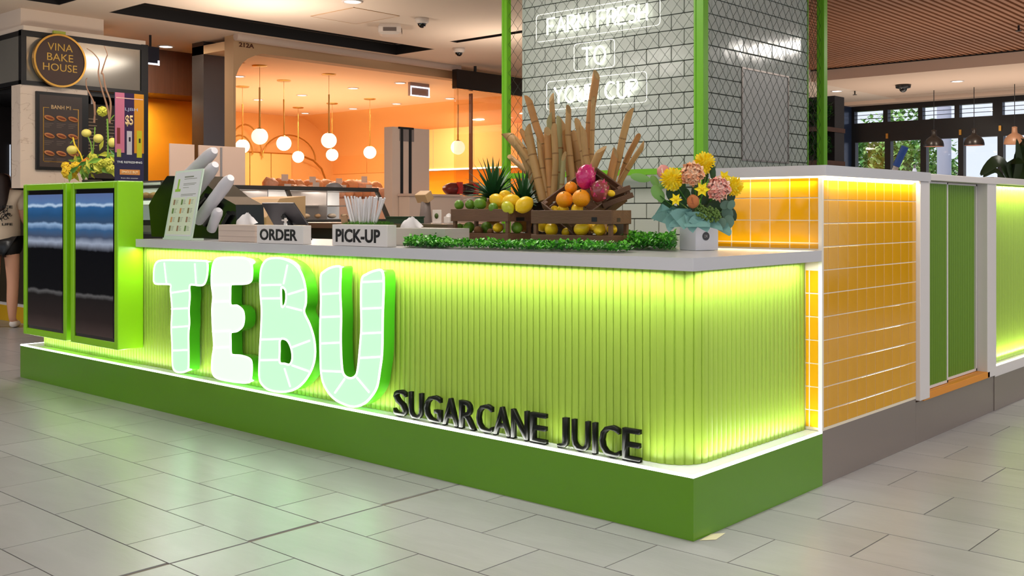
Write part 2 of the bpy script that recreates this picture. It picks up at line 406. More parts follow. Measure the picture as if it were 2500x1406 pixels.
# outdoors beyond the glass
g = MB().box(-30, 20, 15.6, 60, -.1, -.02).build('ground_outside', mat('paving', S(170,168,160), .8)); tag(g, kind='structure')
ow = thing('pale_building', 'pale rendered building with a dark band seen through the right windows', 'building', (2,30,0))
MB().box(-6.4, 16, 30, 31, 0, 2.9).build('wall', mat('cream_render', S(225,215,200), .8), ow)
MB().box(-6.4, 16, 30.2, 31, 2.9, 6.5).build('upper_wall', mat('pale_blue_cladding', S(160,178,210), .6), ow)
for xx in (-5, -1.5, 1.6): MB().box(xx, xx+1.1, 29.95, 30.02, .1, 1.9).build('window', mat('outside_window', S(150,165,172), .2), ow)
M_leafs = [mat('hedge_leaf_a', S(120,176,86), .6), mat('hedge_leaf_b', S(170,206,124), .6), mat('hedge_leaf_c', S(88,140,72), .6)]
def leafcloud(name, c, rad, n, size, ms, parent, seed, kind='stuff'):
    rnd = random.Random(seed); mb = MB()
    for i in range(n):
        d = Vector((rnd.gauss(0,1), rnd.gauss(0,1), rnd.gauss(0,1))).normalized()*(rnd.random()**.4)
        p = Vector((c[0]+d.x*rad[0], c[1]+d.y*rad[1], c[2]+d.z*rad[2])); s = size*rnd.uniform(.6, 1.3)
        R = Matrix.Rotation(rnd.uniform(0, 6.3), 3, 'Z') @ Matrix.Rotation(rnd.uniform(-1, 1), 3, 'X')
        mb.cur = rnd.randrange(len(ms))
        mb.add([p+R@Vector(v)*s for v in ((0,-.5,0),(.3,0,.08),(0,.6,0),(-.3,0,.08))], [(0,1,2),(0,2,3)])
    return mb.build(name, ms, parent, kind=kind)
for i, (px, dd, rr, hh, lab) in enumerate(((2120, 24, 1.5, 2.6, 'leafy green tree behind the leftmost lower window pane'), (2190, 25, 1.6, 2.9, 'leafy green tree behind the second lower window pane'), (2275, 26, .9, 2.0, 'grey-green shrub behind the third lower window pane'))):
    p = ond(px, 400, dd); t = thing('tree', lab, 'tree', (p.x, p.y, 0), 'trees outside the windows')
    leafcloud('crown', (p.x, p.y, hh*.55+.3), (rr, .6, hh*.62), 4200, .17, M_leafs, t, 10+i)
    MB().tube([(p.x,p.y,-.02),(p.x+.05,p.y,1),(p.x,p.y,hh*.8)], [.09,.07,.03], 8).build('trunk', mat('bark', S(96,80,64), .8), t)
p = ond(2233, 410, 20.5); t = thing('closed_parasol', 'closed white parasol standing outside behind the second lower window pane', 'parasol', (p.x, p.y, 0))
MB().lathe([(.03,2.05),(.07,1.9),(.2,1.45),(.26,1.05),(.17,.8),(.05,.78)], (p.x,p.y,0), 9, smooth=False).build('canopy', mat('white_canvas', S(225,225,235), .8), t)
MB().tube([(p.x,p.y,-.02),(p.x,p.y,2.12)], .025, 8).build('pole', M_steel, t)
p = ond(2400, 400, 19); t = thing('outdoor_post', 'pale blue post outside behind the third lower window pane', 'post', (0,0,0))
p = ond(2305, 400, 20); t.location = (p.x, p.y, 0); MB().tube([(p.x,p.y,-.02),(p.x,p.y,3.2)], .13, 12).build('shaft', mat('pale_post', S(190,196,220), .5), t)
MB().lathe([(.2,0),(.2,.05),(.13,.06)], (p.x,p.y,-.02), 12).build('base', M_steel, t)

# ================================================================== COUNTER
XE = -5.69; ZP = .237; ZT = 1.031
ctr = thing('service_counter', 'long lime green fluted service counter on a dark green plinth', 'counter', (-2.8,.5,0))
MB().box(XE, 0, 0, 1.048, 0, ZP-.008).build('plinth', M_plinth, ctr)
MB().box(XE+.012, -.012, .012, 1.047, ZP-.008, ZP-.001).build('ledge', M_ledge, ctr)
mb = MB(); mb.box(XE, 0, 0, .011, ZP-.008, ZP+.001); mb.box(-.011, 0, .011, 1.047, ZP-.008, ZP+.001); mb.box(XE, XE+.011, .011, .6, ZP-.008, ZP+.001)
tag(mb.build('led_line', M_ledstrip, ctr), 'glowing white light line along the plinth edge')
# fluted face
XF = -.082; YF = .09; RC = .14; XL0 = -5.50
MB().prism([(XL0,YF),(XF-RC,YF)]+[(XF-RC+RC*math.sin(a), YF+RC-RC*math.cos(a)) for a in [PI/2*i/6 for i in range(1,7)]]+[(XF,1.047),(XF-.06,1.047),(XF-.06,.9),(XL0,.9)], (ZP-.001, .982), lambda u,v,w: Vector((u,v,w))).build('backing_panel', M_flute, ctr)
P_ = .035; flm = MB().prism([(-.0173,.004),(-.0165,-.002),(-.013,-.0055),(-.005,-.0072),(.005,-.0072),(.013,-.0055),(.0165,-.002),(.0173,.004)], (0,.743), lambda u,v,w: Vector((u,v,w)))
fl0 = None
def flute(x, y, rz):
    global fl0
    if fl0 is None: o = flm.build('flute', M_flute, ctr, (x,y,ZP)); fl0 = o.data
    else: o = link('flute', fl0, ctr, (x,y,ZP))
    o.rotation_euler.z = rz
s = XL0+P_/2
while s < XF-RC: flute(s, YF, 0); s += P_
na = 6
for i in range(na):
    a = PI/2*(i+.5)/na; flute(XF-RC+RC*math.sin(a), YF+RC-RC*math.cos(a), a)
s = YF+RC+P_/2
while s < 1.03: flute(XF, s, PI/2); s += P_
# worktop
wt = MB().prism([(-4.03,0),(0,0),(0,1.045),(-.55,1.045),(-.55,.95),(-4.03,.75)], (.983,ZT), lambda u,v,w: Vector((u,v,w))).build('worktop', M_white, bevel=.003)
tag(wt, 'long pale grey worktop lying on the lime fluted counter', 'worktop')

# ---- tiled high counter
hc = thing('tiled_counter', 'high counter clad in glossy yellow square tiles behind the corner of the worktop', 'counter', (-.3,1.6,0))
XB = -.56
MB().box(XB, -.003, 1.0492, 2.128, ZP, 1.355).build('grout_core', M_ygrout, hc)
MB().box(XB, -.004, 1.052, 2.128, 0, ZP).build('skirting', M_base, hc)
MB().box(-.016, .002, 1.040, 1.056, ZP+.002, 1.355).build('corner_trim', mat('lit_trim', S(240,232,220), .35), hc)
ty = {}
def ytile(face, a, b, z0, z1):
    if b-a < .012 or z1-z0 < .012: return
    k = (face, round(b-a,3), round(z1-z0,3)); w, h = k[1]/2-.0024, k[2]/2-.0024
    loc = ((a+b)/2, 1.0505, (z0+z1)/2) if face == 'f' else (-.0045, (a+b)/2, (z0+z1)/2)
    if k not in ty:
        m = MB().box(-w,w,-.0035,.009,-h,h) if face == 'f' else MB().box(-.009,.0035,-w,w,-h,h)
        o = m.build('tile', M_ytile, hc, loc, bevel=.0012, segs=1); ty[k] = o.data
    else: o = link('tile', ty[k], hc, loc); b_ = o.modifiers.new('bevel','BEVEL'); b_.width = .0012; b_.segments = 1
zr = [.248]+[round(.325+.103*i, 4) for i in range(10)]+[1.352]
yc = [1.058, 1.108]+[round(1.108+.1022*i, 4) for i in range(1, 10)]+[2.126]
for i in range(len(zr)-1):
    for j in range(len(yc)-1): ytile('r', yc[j], yc[j+1], zr[i], zr[i+1])
xc = [-.545,-.451,-.353,-.254,-.156,-.062,-.018]
for j in range(len(xc)-1):
    for (a, b) in ((1.035,1.062),(1.062,1.162),(1.162,1.262),(1.262,1.352)): ytile('f', xc[j], xc[j+1], a, b)
for (a, b) in ((XF,-.062),(-.062,-.018)):
    for i in range(len(zr)-1):
        if zr[i+1] < .985: ytile('f', a, b, zr[i], zr[i+1])
ht = MB().prism([(-.60,1.018),(.03,1.018),(.03,2.25),(-.60,2.25)], (1.357,1.404), lambda u,v,w: Vector((u,v,w))).build('high_worktop', M_white, bevel=.003)
tag(ht, 'pale grey raised worktop lying on top of the yellow tiled counter', 'worktop')
MB().box(-.55,.02,1.026,1.034,1.349,1.357).build('led_strip', M_ledwarm, ht); MB().box(.008,.016,1.03,2.12,1.349,1.357).build('led_strip', M_ledwarm, ht)
# ---- white framed cabinet with fluted green sliding doors
dc = thing('sliding_door_cabinet', 'white framed cabinet with two dark green fluted doors beside the yellow tiles', 'cabinet', (-.2,2.75,0))
mb = MB(); mb.box(-.5, .02, 2.128, 2.262, ZP-.01, 1.357); mb.build('post', M_trim, dc, bevel=.004)
MB().box(-.5, .012, 3.20, 3.358, ZP-.02, 1.40).build('post', M_trim, dc, bevel=.004)
MB().box(-.5, .02, 2.25, 3.358, 1.40-.035, 1.40).build('top_rail', M_trim, dc, bevel=.003)
MB().box(-.5, .012, 2.2, 3.24, ZP-.02, ZP+.018).build('sill', mat('orange_sill', S(226,142,20), .4), dc, bevel=.003)
MB().box(-.5, -.004, 2.129, 3.358, 0, ZP-.02).build('skirting', M_base, dc)
MB().box(-.5,-.07, 2.262, 3.2, ZP, 1.365).build('carcass', M_dark, dc)
M_dg = mat('green_fluted_door', (.145,.28,.006), .45)
for (y0, y1, xo) in ((2.268,2.64,-.028), (2.625,3.195,-.055)):
    d = MB().box(xo-.012, xo-.004, y0+.01, y1-.01, .27, 1.36).build('door', M_dg, dc)
    mb = MB(); mb.box(xo-.02, xo+.008, y0, y0+.016, .258, 1.362); mb.box(xo-.02, xo+.008, y1-.016, y1, .258, 1.362); mb.box(xo-.02, xo+.008, y0, y1, .258, .272); mb.box(xo-.02, xo+.008, y0, y1, 1.352, 1.362)
    mb.build('door_frame', M_trim, d)
    s = y0+.033; fm = None
    while s < y1-.02:
        if fm is None:
            f_ = MB().prism([(-.012,0),(-.010,.006),(0,.010),(.010,.006),(.012,0)], (.272,1.352), lambda u,v,w: Vector((v,-u,w))).build('flute', M_dg, d, (xo-.004, s, 0)); fm = f_.data
        else: link('flute', fm, d, (xo-.004, s, 0))
        s += .029
# ---- glowing lime wall beyond
rw = thing('glowing_wall_panel', 'brightly lit lime panel counter with white ledges at the right edge', 'counter', (-.2,4.6,0))
MB().box(-.5,-.06, 3.36, 5.9, .26, 1.37).build('lime_panel', M_flute, rw)
s = 3.38; fm = None
while s < 5.85:
    if fm is None:
        f_ = MB().prism([(-.014,0),(-.011,.006),(0,.009),(.011,.006),(.014,0)], (.27,1.366), lambda u,v,w: Vector((v,-u,w))).build('flute', M_flute, rw, (-.06, s, 0)); fm = f_.data
    else: link('flute', fm, rw, (-.06, s, 0))
    s += .030
MB().box(-.5, .0, 3.36, 5.9, 1.37, 1.41).build('top_ledge', M_trim, rw, bevel=.003)
MB().box(-.5, .0, 3.36, 5.9, .0, .262).build('skirting', M_base, rw)
MB().box(-.5, .004, 3.36, 5.9, .205, .268).build('bottom_ledge', M_trim, rw, bevel=.003)
MB().box(-.012,-.004, 3.37, 5.9, .268, .274).build('led_line', M_ledstrip, rw)

# ================================================================== DIGITAL SCREENS
def screen_mat():  # black glass with its blue reflections painted in as emissive bands
    m = bpy.data.materials.new('painted_reflection_screen'); m.use_nodes = True; nt = m.node_tree; b = nt.nodes['Principled BSDF']
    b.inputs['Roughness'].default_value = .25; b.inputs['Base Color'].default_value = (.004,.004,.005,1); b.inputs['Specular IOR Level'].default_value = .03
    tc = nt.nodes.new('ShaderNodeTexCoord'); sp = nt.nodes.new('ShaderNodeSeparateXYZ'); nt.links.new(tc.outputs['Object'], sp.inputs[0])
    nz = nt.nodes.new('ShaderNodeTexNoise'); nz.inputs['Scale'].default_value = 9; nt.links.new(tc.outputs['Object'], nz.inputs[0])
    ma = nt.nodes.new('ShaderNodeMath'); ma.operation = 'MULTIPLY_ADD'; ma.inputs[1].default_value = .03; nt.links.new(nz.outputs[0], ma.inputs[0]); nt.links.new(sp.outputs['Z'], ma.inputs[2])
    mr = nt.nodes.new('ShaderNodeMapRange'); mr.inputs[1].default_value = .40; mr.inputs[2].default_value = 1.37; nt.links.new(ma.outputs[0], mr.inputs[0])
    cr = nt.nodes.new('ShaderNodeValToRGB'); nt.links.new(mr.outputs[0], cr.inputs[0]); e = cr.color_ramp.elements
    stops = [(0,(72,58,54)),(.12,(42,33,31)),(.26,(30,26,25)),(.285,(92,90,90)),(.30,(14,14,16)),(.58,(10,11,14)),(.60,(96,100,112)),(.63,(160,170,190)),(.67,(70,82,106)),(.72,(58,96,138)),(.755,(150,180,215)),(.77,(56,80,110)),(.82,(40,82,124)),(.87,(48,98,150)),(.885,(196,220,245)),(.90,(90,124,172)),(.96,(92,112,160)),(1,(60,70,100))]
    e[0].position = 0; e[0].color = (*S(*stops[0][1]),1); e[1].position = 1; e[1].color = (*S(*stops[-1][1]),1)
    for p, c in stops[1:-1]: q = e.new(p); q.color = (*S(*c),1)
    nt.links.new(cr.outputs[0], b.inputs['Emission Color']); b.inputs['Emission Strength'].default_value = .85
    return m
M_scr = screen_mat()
for (x0, x1, lab) in ((-4.703,-4.073,'portrait black screen in lime green casing, the one nearer the glowing letters'), (-5.42,-4.765,'portrait black screen in lime green casing at the far left end of the counter')):
    t = thing('digital_screen', lab, 'screen', ((x0+x1)/2, 0, .345), 'portrait screens on the counter front')
    z0, z1, yf, yb, bw = .345, 1.392, -.095, .078, .045
    mb = MB()
    mb.box(x0, x0+bw, yf, yb, z0, z1); mb.box(x1-bw, x1, yf, yb, z0, z1); mb.box(x0+bw, x1-bw, yf, yb, z0, z0+bw); mb.box(x0+bw, x1-bw, yf, yb, z1-bw, z1); mb.box(x0+.01, x1-.01, yb-.02, yb, z0+.01, z1-.01)
    mb.build('casing', M_boxg, t, bevel=.006)
    MB().box(x0+bw, x1-bw, yf+.012, yf+.05, z0+bw, z1-bw).build('bezel', M_blackg, t)
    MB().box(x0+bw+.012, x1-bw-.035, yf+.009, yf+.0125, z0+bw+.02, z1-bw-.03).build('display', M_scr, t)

# ================================================================== TEBU LETTERS
M_lface = mat('lit_mint_face', (.3,.5,.3), .4, emis=(.48,1.6,.55), estr=.95)
M_ltube = mat('lit_white_edge', (1,1,1), .4, emis=(.9,1,.82), estr=1.5)
M_lside = mat('lit_green_side', (.05,.36,.008), .2, emis=(.06,.5,.01), estr=.06, coat=.5)
M_lhot = mat('lit_white_face', (.3,.5,.3), .4, emis=(.74,1.6,.74), estr=1.0)
TX = lambda p: ony(340+p[0]/3.347, 590+p[1]/3.347, -.012)
def big_letter(ch, outer, holes, lines, fm, lab):
    t = thing('illuminated_letter', lab, 'letter', tuple(TX(outer[0])), 'glowing letters on the counter front')
    O = [TX(p) for p in smoothpoly([Vector(q) for q in outer], 4)]; Hs = [[TX(p) for p in smoothpoly([Vector(q) for q in h], 3)] for h in holes]
    O2 = [(v.x, v.z) for v in O]; H2_ = [[(v.x, v.z) for v in h] for h in Hs]
    yf, yb = -.012, .062
    mb = MB(); fill2d([O2]+H2_, lambda u,v: Vector((u, yf, v)), mb); mb.build('face', fm, t)
    mb = MB(); fill2d([O2]+H2_, lambda u,v: Vector((u, yb, v)), mb)
    for L in [O2]+H2_:
        n = len(L); mb.add([(u,yf+.001,v) for u,v in L]+[(u,yb,v) for u,v in L], [(i,(i+1)%n,n+(i+1)%n,n+i) for i in range(n)], True)
    mb.build('return_side', M_lside, t)
    mb = MB()
    for L in [O]+Hs: mb.tube(L+[L[0]], .0055, 6)
    mb.build('outline_tube', M_ltube, t)
    for a, b in lines: MB().tube([TX(a)+Vector((0,-.001,0)), TX(b)+Vector((0,-.001,0))], .0048, 6).build('divider_line', M_ltube, t)
    mb = MB()
    for q in (O[0], O[len(O)//2]): mb.tube([(q.x*.98+t.location.x*.02, yb-.001, q.z), (q.x*.98+t.location.x*.02, .085, q.z)], .006, 6)
    return t
big_letter('T', [(118,300),(122,220),(140,172),(190,152),(350,152),(520,156),(556,170),(556,270),(535,340),(500,358),(440,352),(412,362),(414,450),(406,560),(410,660),(402,760),(404,900),(402,1020),(390,1055),(330,1068),(288,1050),(272,1000),(269,850),(262,700),(268,550),(256,400),(258,356),(230,348),(140,345),(120,325)], [],
  [((205,172),(224,345)),((455,178),(466,355)),((262,418),(412,396)),((264,550),(408,543)),((264,700),(404,690)),((270,890),(402,884))], M_lface, 'glowing mint letter T, leftmost of the four big letters')
big_letter('E', [(590,290),(600,200),(625,148),(680,130),(830,130),(890,145),(920,190),(922,290),(905,330),(860,345),(770,348),(748,356),(745,430),(745,505),(760,522),(800,522),(845,560),(857,620),(845,690),(800,730),(760,738),(747,750),(748,830),(750,905),(765,925),(830,930),(900,955),(920,1000),(915,1110),(890,1150),(780,1145),(640,1115),(597,1060),(597,950),(610,850),(600,700),(595,550),(603,450),(592,360)], [],
  [((600,356),(745,352)),((603,490),(745,486)),((600,735),(745,728)),((607,866),(748,860))], M_lhot, 'glowing mint letter E, second of the four big letters')
big_letter('B', [(988,300),(1000,210),(1040,150),(1100,133),(1180,140),(1270,185),(1330,270),(1360,390),(1362,500),(1348,575),(1395,680),(1430,800),(1437,930),(1410,1040),(1350,1140),(1270,1205),(1170,1228),(1060,1210),(1000,1160),(980,1090),(985,900),(995,720),(1000,560),(990,420)],
  [[(1162,375),(1188,385),(1200,420),(1200,470),(1190,515),(1165,532),(1160,450)], [(1152,800),(1200,800),(1230,840),(1248,900),(1250,960),(1230,1003),(1185,995),(1148,985),(1148,890)]],
  [((990,356),(1160,352)),((992,465),(1158,462)),((990,800),(1148,795)),((984,968),(1146,966)),((1180,345),(1212,190)),((1220,430),(1345,392)),((1205,530),(1330,562)),((1250,862),(1395,808)),((1250,1010),(1385,1058)),((1188,1035),(1235,1185))], M_lface, 'glowing mint letter B, third of the four big letters')
big_letter('U', [(1483,290),(1510,245),(1570,210),(1640,203),(1646,260),(1642,400),(1650,600),(1647,800),(1655,1000),(1672,1085),(1720,1115),(1768,1095),(1787,1030),(1800,900),(1815,700),(1812,500),(1818,310),(1860,265),(1930,236),(1982,238),(1998,330),(1990,600),(1985,900),(1967,1050),(1945,1180),(1900,1260),(1840,1320),(1760,1348),(1680,1330),(1590,1280),(1520,1190),(1487,1080),(1480,900),(1478,700),(1485,500)], [],
  [((1487,430),(1640,420)),((1482,617),(1648,610)),((1482,832),(1648,824)),((1487,1055),(1655,1062)),((1820,330),(1990,322)),((1815,548),(1990,540)),((1813,750),(1988,742)),((1802,950),(1980,940)),((1680,1120),(1600,1235)),((1780,1110),(1880,1230))], M_lface, 'glowing mint letter U, rightmost of the four big letters')

# ---- black lettering on the ledge
sg = thing('sugarcane_juice_lettering', 'black raised lettering SUGARCANE JUICE standing along the plinth ledge', 'sign', (-.9,.03,ZP))
for ch, a, b in (('S',65,165),('U',188,290),('G',312,440),('A',458,577),('R',592,715),('C',730,852),('A',865,997),('N',1010,1138),('E',1162,1286),('J',1378,1458),('U',1497,1630),('I',1662,1688),('C',1718,1875),('E',1903,2040)):
    xa, xb = [ony(940+v/3.289, 1000, .03).x for v in (a, b)]
    text('letter', ch, '-y', xa, xb, ZP+.001, ZP+.126, .052, mat('gloss_black_letter', S(12,14,9), .45, spec=.18), sg, depth=.022, bold=.004)

# ================================================================== TILED PILLAR + FRAME
YP, XP = 2.45, -1.50
pil = MB().box(-3.0+.012, XP-.006, YP+.006, 3.944, 0, 3.2).build('pillar', M_bgrout); tag(pil, kind='structure')
XPL = -2.99; bt = {}
def btile(face, a, b, z0, z1):
    if b-a < .02: return
    k = (face, round(b-a,3), round(z1-z0,3)); w, h = k[1]/2-.0025, k[2]/2-.0025
    loc = ((a+b)/2, YP, (z0+z1)/2) if face == 'f' else (XP, (a+b)/2, (z0+z1)/2)
    if k not in bt:
        m = MB().box(-w,w,-.004,.008,-h,h) if face == 'f' else MB().box(-.008,.004,-w,w,-h,h)
        o = m.build('tile', M_btile, pil, loc, bevel=.0035, segs=2); bt[k] = o.data
    else:
        o = link('tile', bt[k], pil, loc); q = o.modifiers.new('bevel','BEVEL'); q.width = .0035; q.segments = 2
    o.rotation_euler = (random.uniform(-.006,.006), random.uniform(-.004,.004), random.uniform(-.006,.006))
mbu = MB()
for i in range(5):
    z = 2.778+.1015*i
    if z+.1 > 3.2: break
    for j in range(8): mbu.box(max(XPL,XP-.006-.194*(j+1)+.0025-(.097 if i % 2 == 0 else 0)), XP-.006-.194*j-.0025-(.097 if i % 2 == 0 else 0), YP-.004, YP+.008, z+.0025, z+.099)
    for j in range(7): mbu.box(XP-.008, XP+.004, YP+.1+.2*j+.0025, YP+.1+.2*(j+1)-.0025, z+.0025, z+.099)
mbu.build('upper_tiles', M_btile, pil, kind='stuff')
PY0, PY1, PZ0, PZ1 = 2.99, 3.63, 1.555, 2.16
zrows = [1.56+.1015*i for i in range(-6, 12)]
for i, z in enumerate(zrows):
    off = 0 if i % 2 == 0 else .097
    xs = XP-.008-off-(.0 if off else .194)
    edges = [XP-.006]; 
    while xs > XPL: edges.append(xs); xs -= .194
    edges.append(XPL)
    for j in range(len(edges)-1): btile('f', edges[j+1], edges[j], z, z+.1015)
    ys = YP+.006+.05+(.1 if i % 2 else 0); edges = [YP-.004]
    while ys < 3.944: edges.append(ys); ys += .2
    edges.append(3.944)
    if z > 1.35:
        for j in range(len(edges)-1):
            a, b = edges[j], edges[j+1]
            if z+.05 > PZ0 and z+.05 < PZ1:
                if a >= PY0-.01 and b <= PY1+.01: continue
                if a < PY0 < b: btile('r', a, PY0-.01, z, z+.1015); a = max(a, PY1+.01) if b > PY1 else None
                elif a < PY1 < b: a = PY1+.01
                if a is None: continue
            btile('r', a, b, z, z+.1015)
hat = MB().box(XP-.006, XP+.006, PY0, PY1, PZ0, PZ1).build('access_panel', mat('grey_access_panel', S(176,176,172), .3), pil)
mb = MB(); e = .012; mb.box(XP, XP+.012, PY0-e, PY0, PZ0-e, PZ1+e); mb.box(XP, XP+.012, PY1, PY1+e, PZ0-e, PZ1+e); mb.box(XP, XP+.012, PY0, PY1, PZ1, PZ1+e); mb.box(XP, XP+.012, PY0, PY1, PZ0-e, PZ0)
mb.build('panel_frame', M_steel, pil)
fr = thing('green_mesh_frame', 'tall lime green metal frame with chain link mesh around the tiled pillar', 'frame', (-1.437,2.38,ZT))
YM, XM = 2.37, -1.43; XML = ony(1237,300,YM).x; YMR = onx(2008,300,XM).y
def post(x, y, w=.062, wd=None, z0=.0):
    wd = wd or w; m = MB(); m.box(x-w/2, x+w/2, y-wd/2, y+wd/2, z0, 3.2)
    m.box(x-w/2-.004, x-w/2+.012, y-wd/2-.004, y-wd/2+.012, z0, 3.19); m.box(x+w/2-.012, x+w/2+.004, y-wd/2-.004, y-wd/2+.012, z0, 3.19)
    m.build('post', M_post, fr, bevel=.002)
post(XM, YM, .062); post(XML, YM, .04, .05); post(XM, YMR, .05, .06); post(XM-.25, YMR+.25, .025, .025)
MB().box(XML, XM, YM-.02, YM+.02, 1.44, 1.478).build('rail', M_post, fr); MB().box(XM-.02, XM+.02, YM, YMR, 1.40, 1.43).build('rail', M_post, fr)
def mesh_panel(fn, a, b, z0, z1, w=.045, h=.052):
    mb = MB(); u = a; k = 0
    while u+w <= b+.001:
        pts = []; n = int((z1-z0)/h)
        for i in range(n+1):
            pts.append(fn(u + (w*1.04 if (i+k) % 2 else -w*.04), z0+i*h, .002 if (i % 2) else -.002))
        mb.tube(pts, .0017, 3, cap=False, smooth=False); u += w; k += 1
    o = mb.build('chain_link_mesh', M_wire, fr); o['kind'] = 'stuff'
mesh_panel(lambda u,z,j: Vector((u, YM+j, z)), XML+.02, XM-.03, 1.478, 2.95)
mesh_panel(lambda u,z,j: Vector((XM+j, u, z)), YM+.03, YMR-.02, 1.43, 2.95)
mesh_panel(lambda u,z,j: Vector((XM-u, YMR+u, z)), .02, .24, 1.43, 2.95)
# neon
M_neon = mat('neon_tube', (1,1,1), .4, emis=(1,1,.86), estr=2.6)
M_neon2 = mat('neon_border', (1,1,1), .4, emis=(1,1,.86), estr=.9)
arc = lambda cx, cy, rx, ry, a0, a1, n=8: [(cx+rx*math.cos(math.radians(a0+(a1-a0)*i/n)), cy+ry*math.sin(math.radians(a0+(a1-a0)*i/n))) for i in range(n+1)]
GL = {'F': [[(0,0),(0,1),(.6,1)],[(0,.52),(.5,.52)]], 'A': [[(0,0),(.35,1),(.7,0)],[(.13,.35),(.57,.35)]], 'R': [[(0,0),(0,1),(.35,1)]+arc(.35,.77,.25,.23,90,-90)+[(0,.54)],[(.3,.54),(.62,0)]],
 'M': [[(0,0),(.08,1),(.42,.3),(.76,1),(.84,0)]], 'E': [[(.55,1),(0,1),(0,0),(.55,0)],[(0,.52),(.48,.52)]], 'S': [arc(.3,.76,.28,.24,40,270)+arc(.3,.26,.28,.26,90,-140)],
 'H': [[(0,0),(0,1)],[(.6,0),(.6,1)],[(0,.5),(.6,.5)]], 'T': [[(0,1),(.7,1)],[(.35,1),(.35,0)]], 'O': [arc(.4,.5,.4,.5,0,360,16)], 'Y': [[(0,1),(.35,.5),(.7,1)],[(.35,.5),(.35,0)]],
 'U': [[(0,1),(0,.3)]+arc(.3,.3,.3,.3,180,360)+[(.6,1)]], 'C': [arc(.42,.5,.42,.5,50,310,12)], 'P': [[(0,0),(0,1),(.35,1)]+arc(.35,.74,.26,.26,90,-90)+[(0,.48)]]}
GW = {'F':.6,'A':.7,'R':.62,'M':.84,'E':.55,'S':.58,'H':.6,'T':.7,'O':.8,'Y':.7,'U':.6,'C':.75,'P':.61,' ':.35}
def neon(txt, x0, x1, z0, z1, bx, lab):
    yy = YP-.03
    t = thing('neon_sign', lab, 'neon sign', (x0,yy,z0), 'neon words on the tiled pillar')
    tot = sum(GW[c]+.2 for c in txt)-.2; u = 0; k = (x1-x0)/tot; h = z1-z0
    for c in txt:
        if c != ' ':
            mb = MB()
            for st in GL[c]: mb.tube([(x0+(u+a)*k, yy, z0+b*h) for a, b in st], .0075, 6)
            mb.build('letter_tube', M_neon, t)
        u += GW[c]+.2
    bx0, bx1, bz0, bz1 = bx; r = .025
    pts = [(bx0+r,bz0),(bx1-r,bz0)]+arc(bx1-r,bz0+r,r,r,-90,0,4)+arc(bx1-r,bz1-r,r,r,0,90,4)+arc(bx0+r,bz1-r,r,r,90,180,4)+arc(bx0+r,bz0+r,r,r,180,270,4)
    MB().tube([(a,yy,b) for a, b in pts], .0024, 6).build('border_tube', M_neon2, t)
    for a in (bx0+.05, bx1-.05): MB().tube([(a,yy,bz1),(a,YP-.002,bz1)], .002, 5).build('bracket', M_steel, t)
neon('FARM FRESH', -2.724, -1.875, 2.455, 2.567, (-2.828,-1.771,2.412,2.605), 'top glowing neon words FARM FRESH in a rounded outline')
neon('TO', -2.41, -2.215, 2.205, 2.325, (-2.483,-2.136,2.175,2.362), 'middle glowing neon word TO in a small outline')
neon('YOUR CUP', -2.66, -1.953, 1.962, 2.074, (-2.73,-1.875,1.92,2.12), 'lowest glowing neon words YOUR CUP in a rounded outline')

# ================================================================== WORKTOP OBJECTS
M_ink = mat('black_ink', S(18,18,20), .5)
for body, a, b, c, yy, lab in (('ORDER', 627, 740, 760, .012, 'white box sign reading ORDER on the worktop'), ('PICK-UP', 811, 945, 968, .022, 'white box sign reading PICK-UP on the worktop')):
    xa, xb = ony(a,580,yy).x, ony(b,580,yy).x; yb = onx(c,580,xb).y; z0, z1 = ZT+.001, ZT+(.098 if a < 700 else .106)
    t = thing('counter_sign', lab, 'sign', (xa, yy, z0), 'white box signs on the worktop')
    MB().box(xa, xb, yy, yb, z0, z1).build('sign_box', mat('sign_white', S(228,222,218), .4), t, bevel=.002)
    h = z1-z0; text('lettering', body, '-y', xa+(xb-xa)*.07, xb-(xb-xa)*.12, z0+h*.17, z1-h*.2, yy-.0004, M_ink, t, depth=.0012, bold=.03)
def crate(name, lab, W_, D_, Hh, loc, M=None, floor_=True, grp='brown wooden fruit crates', slath=.062):
    t = thing('wooden_crate', lab, 'crate', loc, grp)
    T = Matrix.Translation(loc) @ (M or Matrix.Identity(4)); th = .008
    def bx(nm, *a): MB().box(*a, M=T).build(nm, M_crate, t, bevel=.0015, segs=1)
    for (z0, z1) in ((0, slath), (Hh-slath, Hh)):
        bx('slat', 0, W_, 0, th, z0, z1); bx('slat', 0, W_, D_-th, D_, z0, z1); bx('slat', 0, th, th, D_-th, z0, z1); bx('slat', W_-th, W_, th, D_-th, z0, z1)
    for x in (th, W_-th-.018):
        for y in (th, D_-th-.018): bx('corner_post', x, x+.018, y, y+.018, 0, Hh)
    if floor_:
        n = max(3, int(D_/.05))
        for i in range(n): bx('base_board', th, W_-th, th+(D_-2*th)*i/n+.002, th+(D_-2*th)*(i+1)/n-.002, .002, .008)
    return t, T
cxA0, cxA1 = ony(1100,560,.5).x, ony(1240,560,.5).x
cA, TA = crate('a', 'brown slatted crate of limes and lemons, left of the two on the worktop', cxA1-cxA0, .19, .182, (cxA0,.5,ZT+.001))
cxB0, cxB1 = ony(1296,560,.45).x, ony(1493,560,.45).x
cB, TB = crate('b', 'brown slatted crate of lemons, right of the two on the worktop', cxB1-cxB0, .15, .175, (cxB0,.45,ZT+.001))
MB().box(cxB0+.36, cxB0+.39, .4485, .4505, ZT+.125, ZT+.145).build('printed_mark', M_ink, cB)
MB().box(cxB1-.0005, cxB1+.001, .49, .515, ZT+.125, ZT+.142).build('hand_hole', M_ink, cB)
MB().box(cxA1-.0005, cxA1+.001, .56, .62, ZT+.125, ZT+.142).build('hand_hole', M_ink, cA)
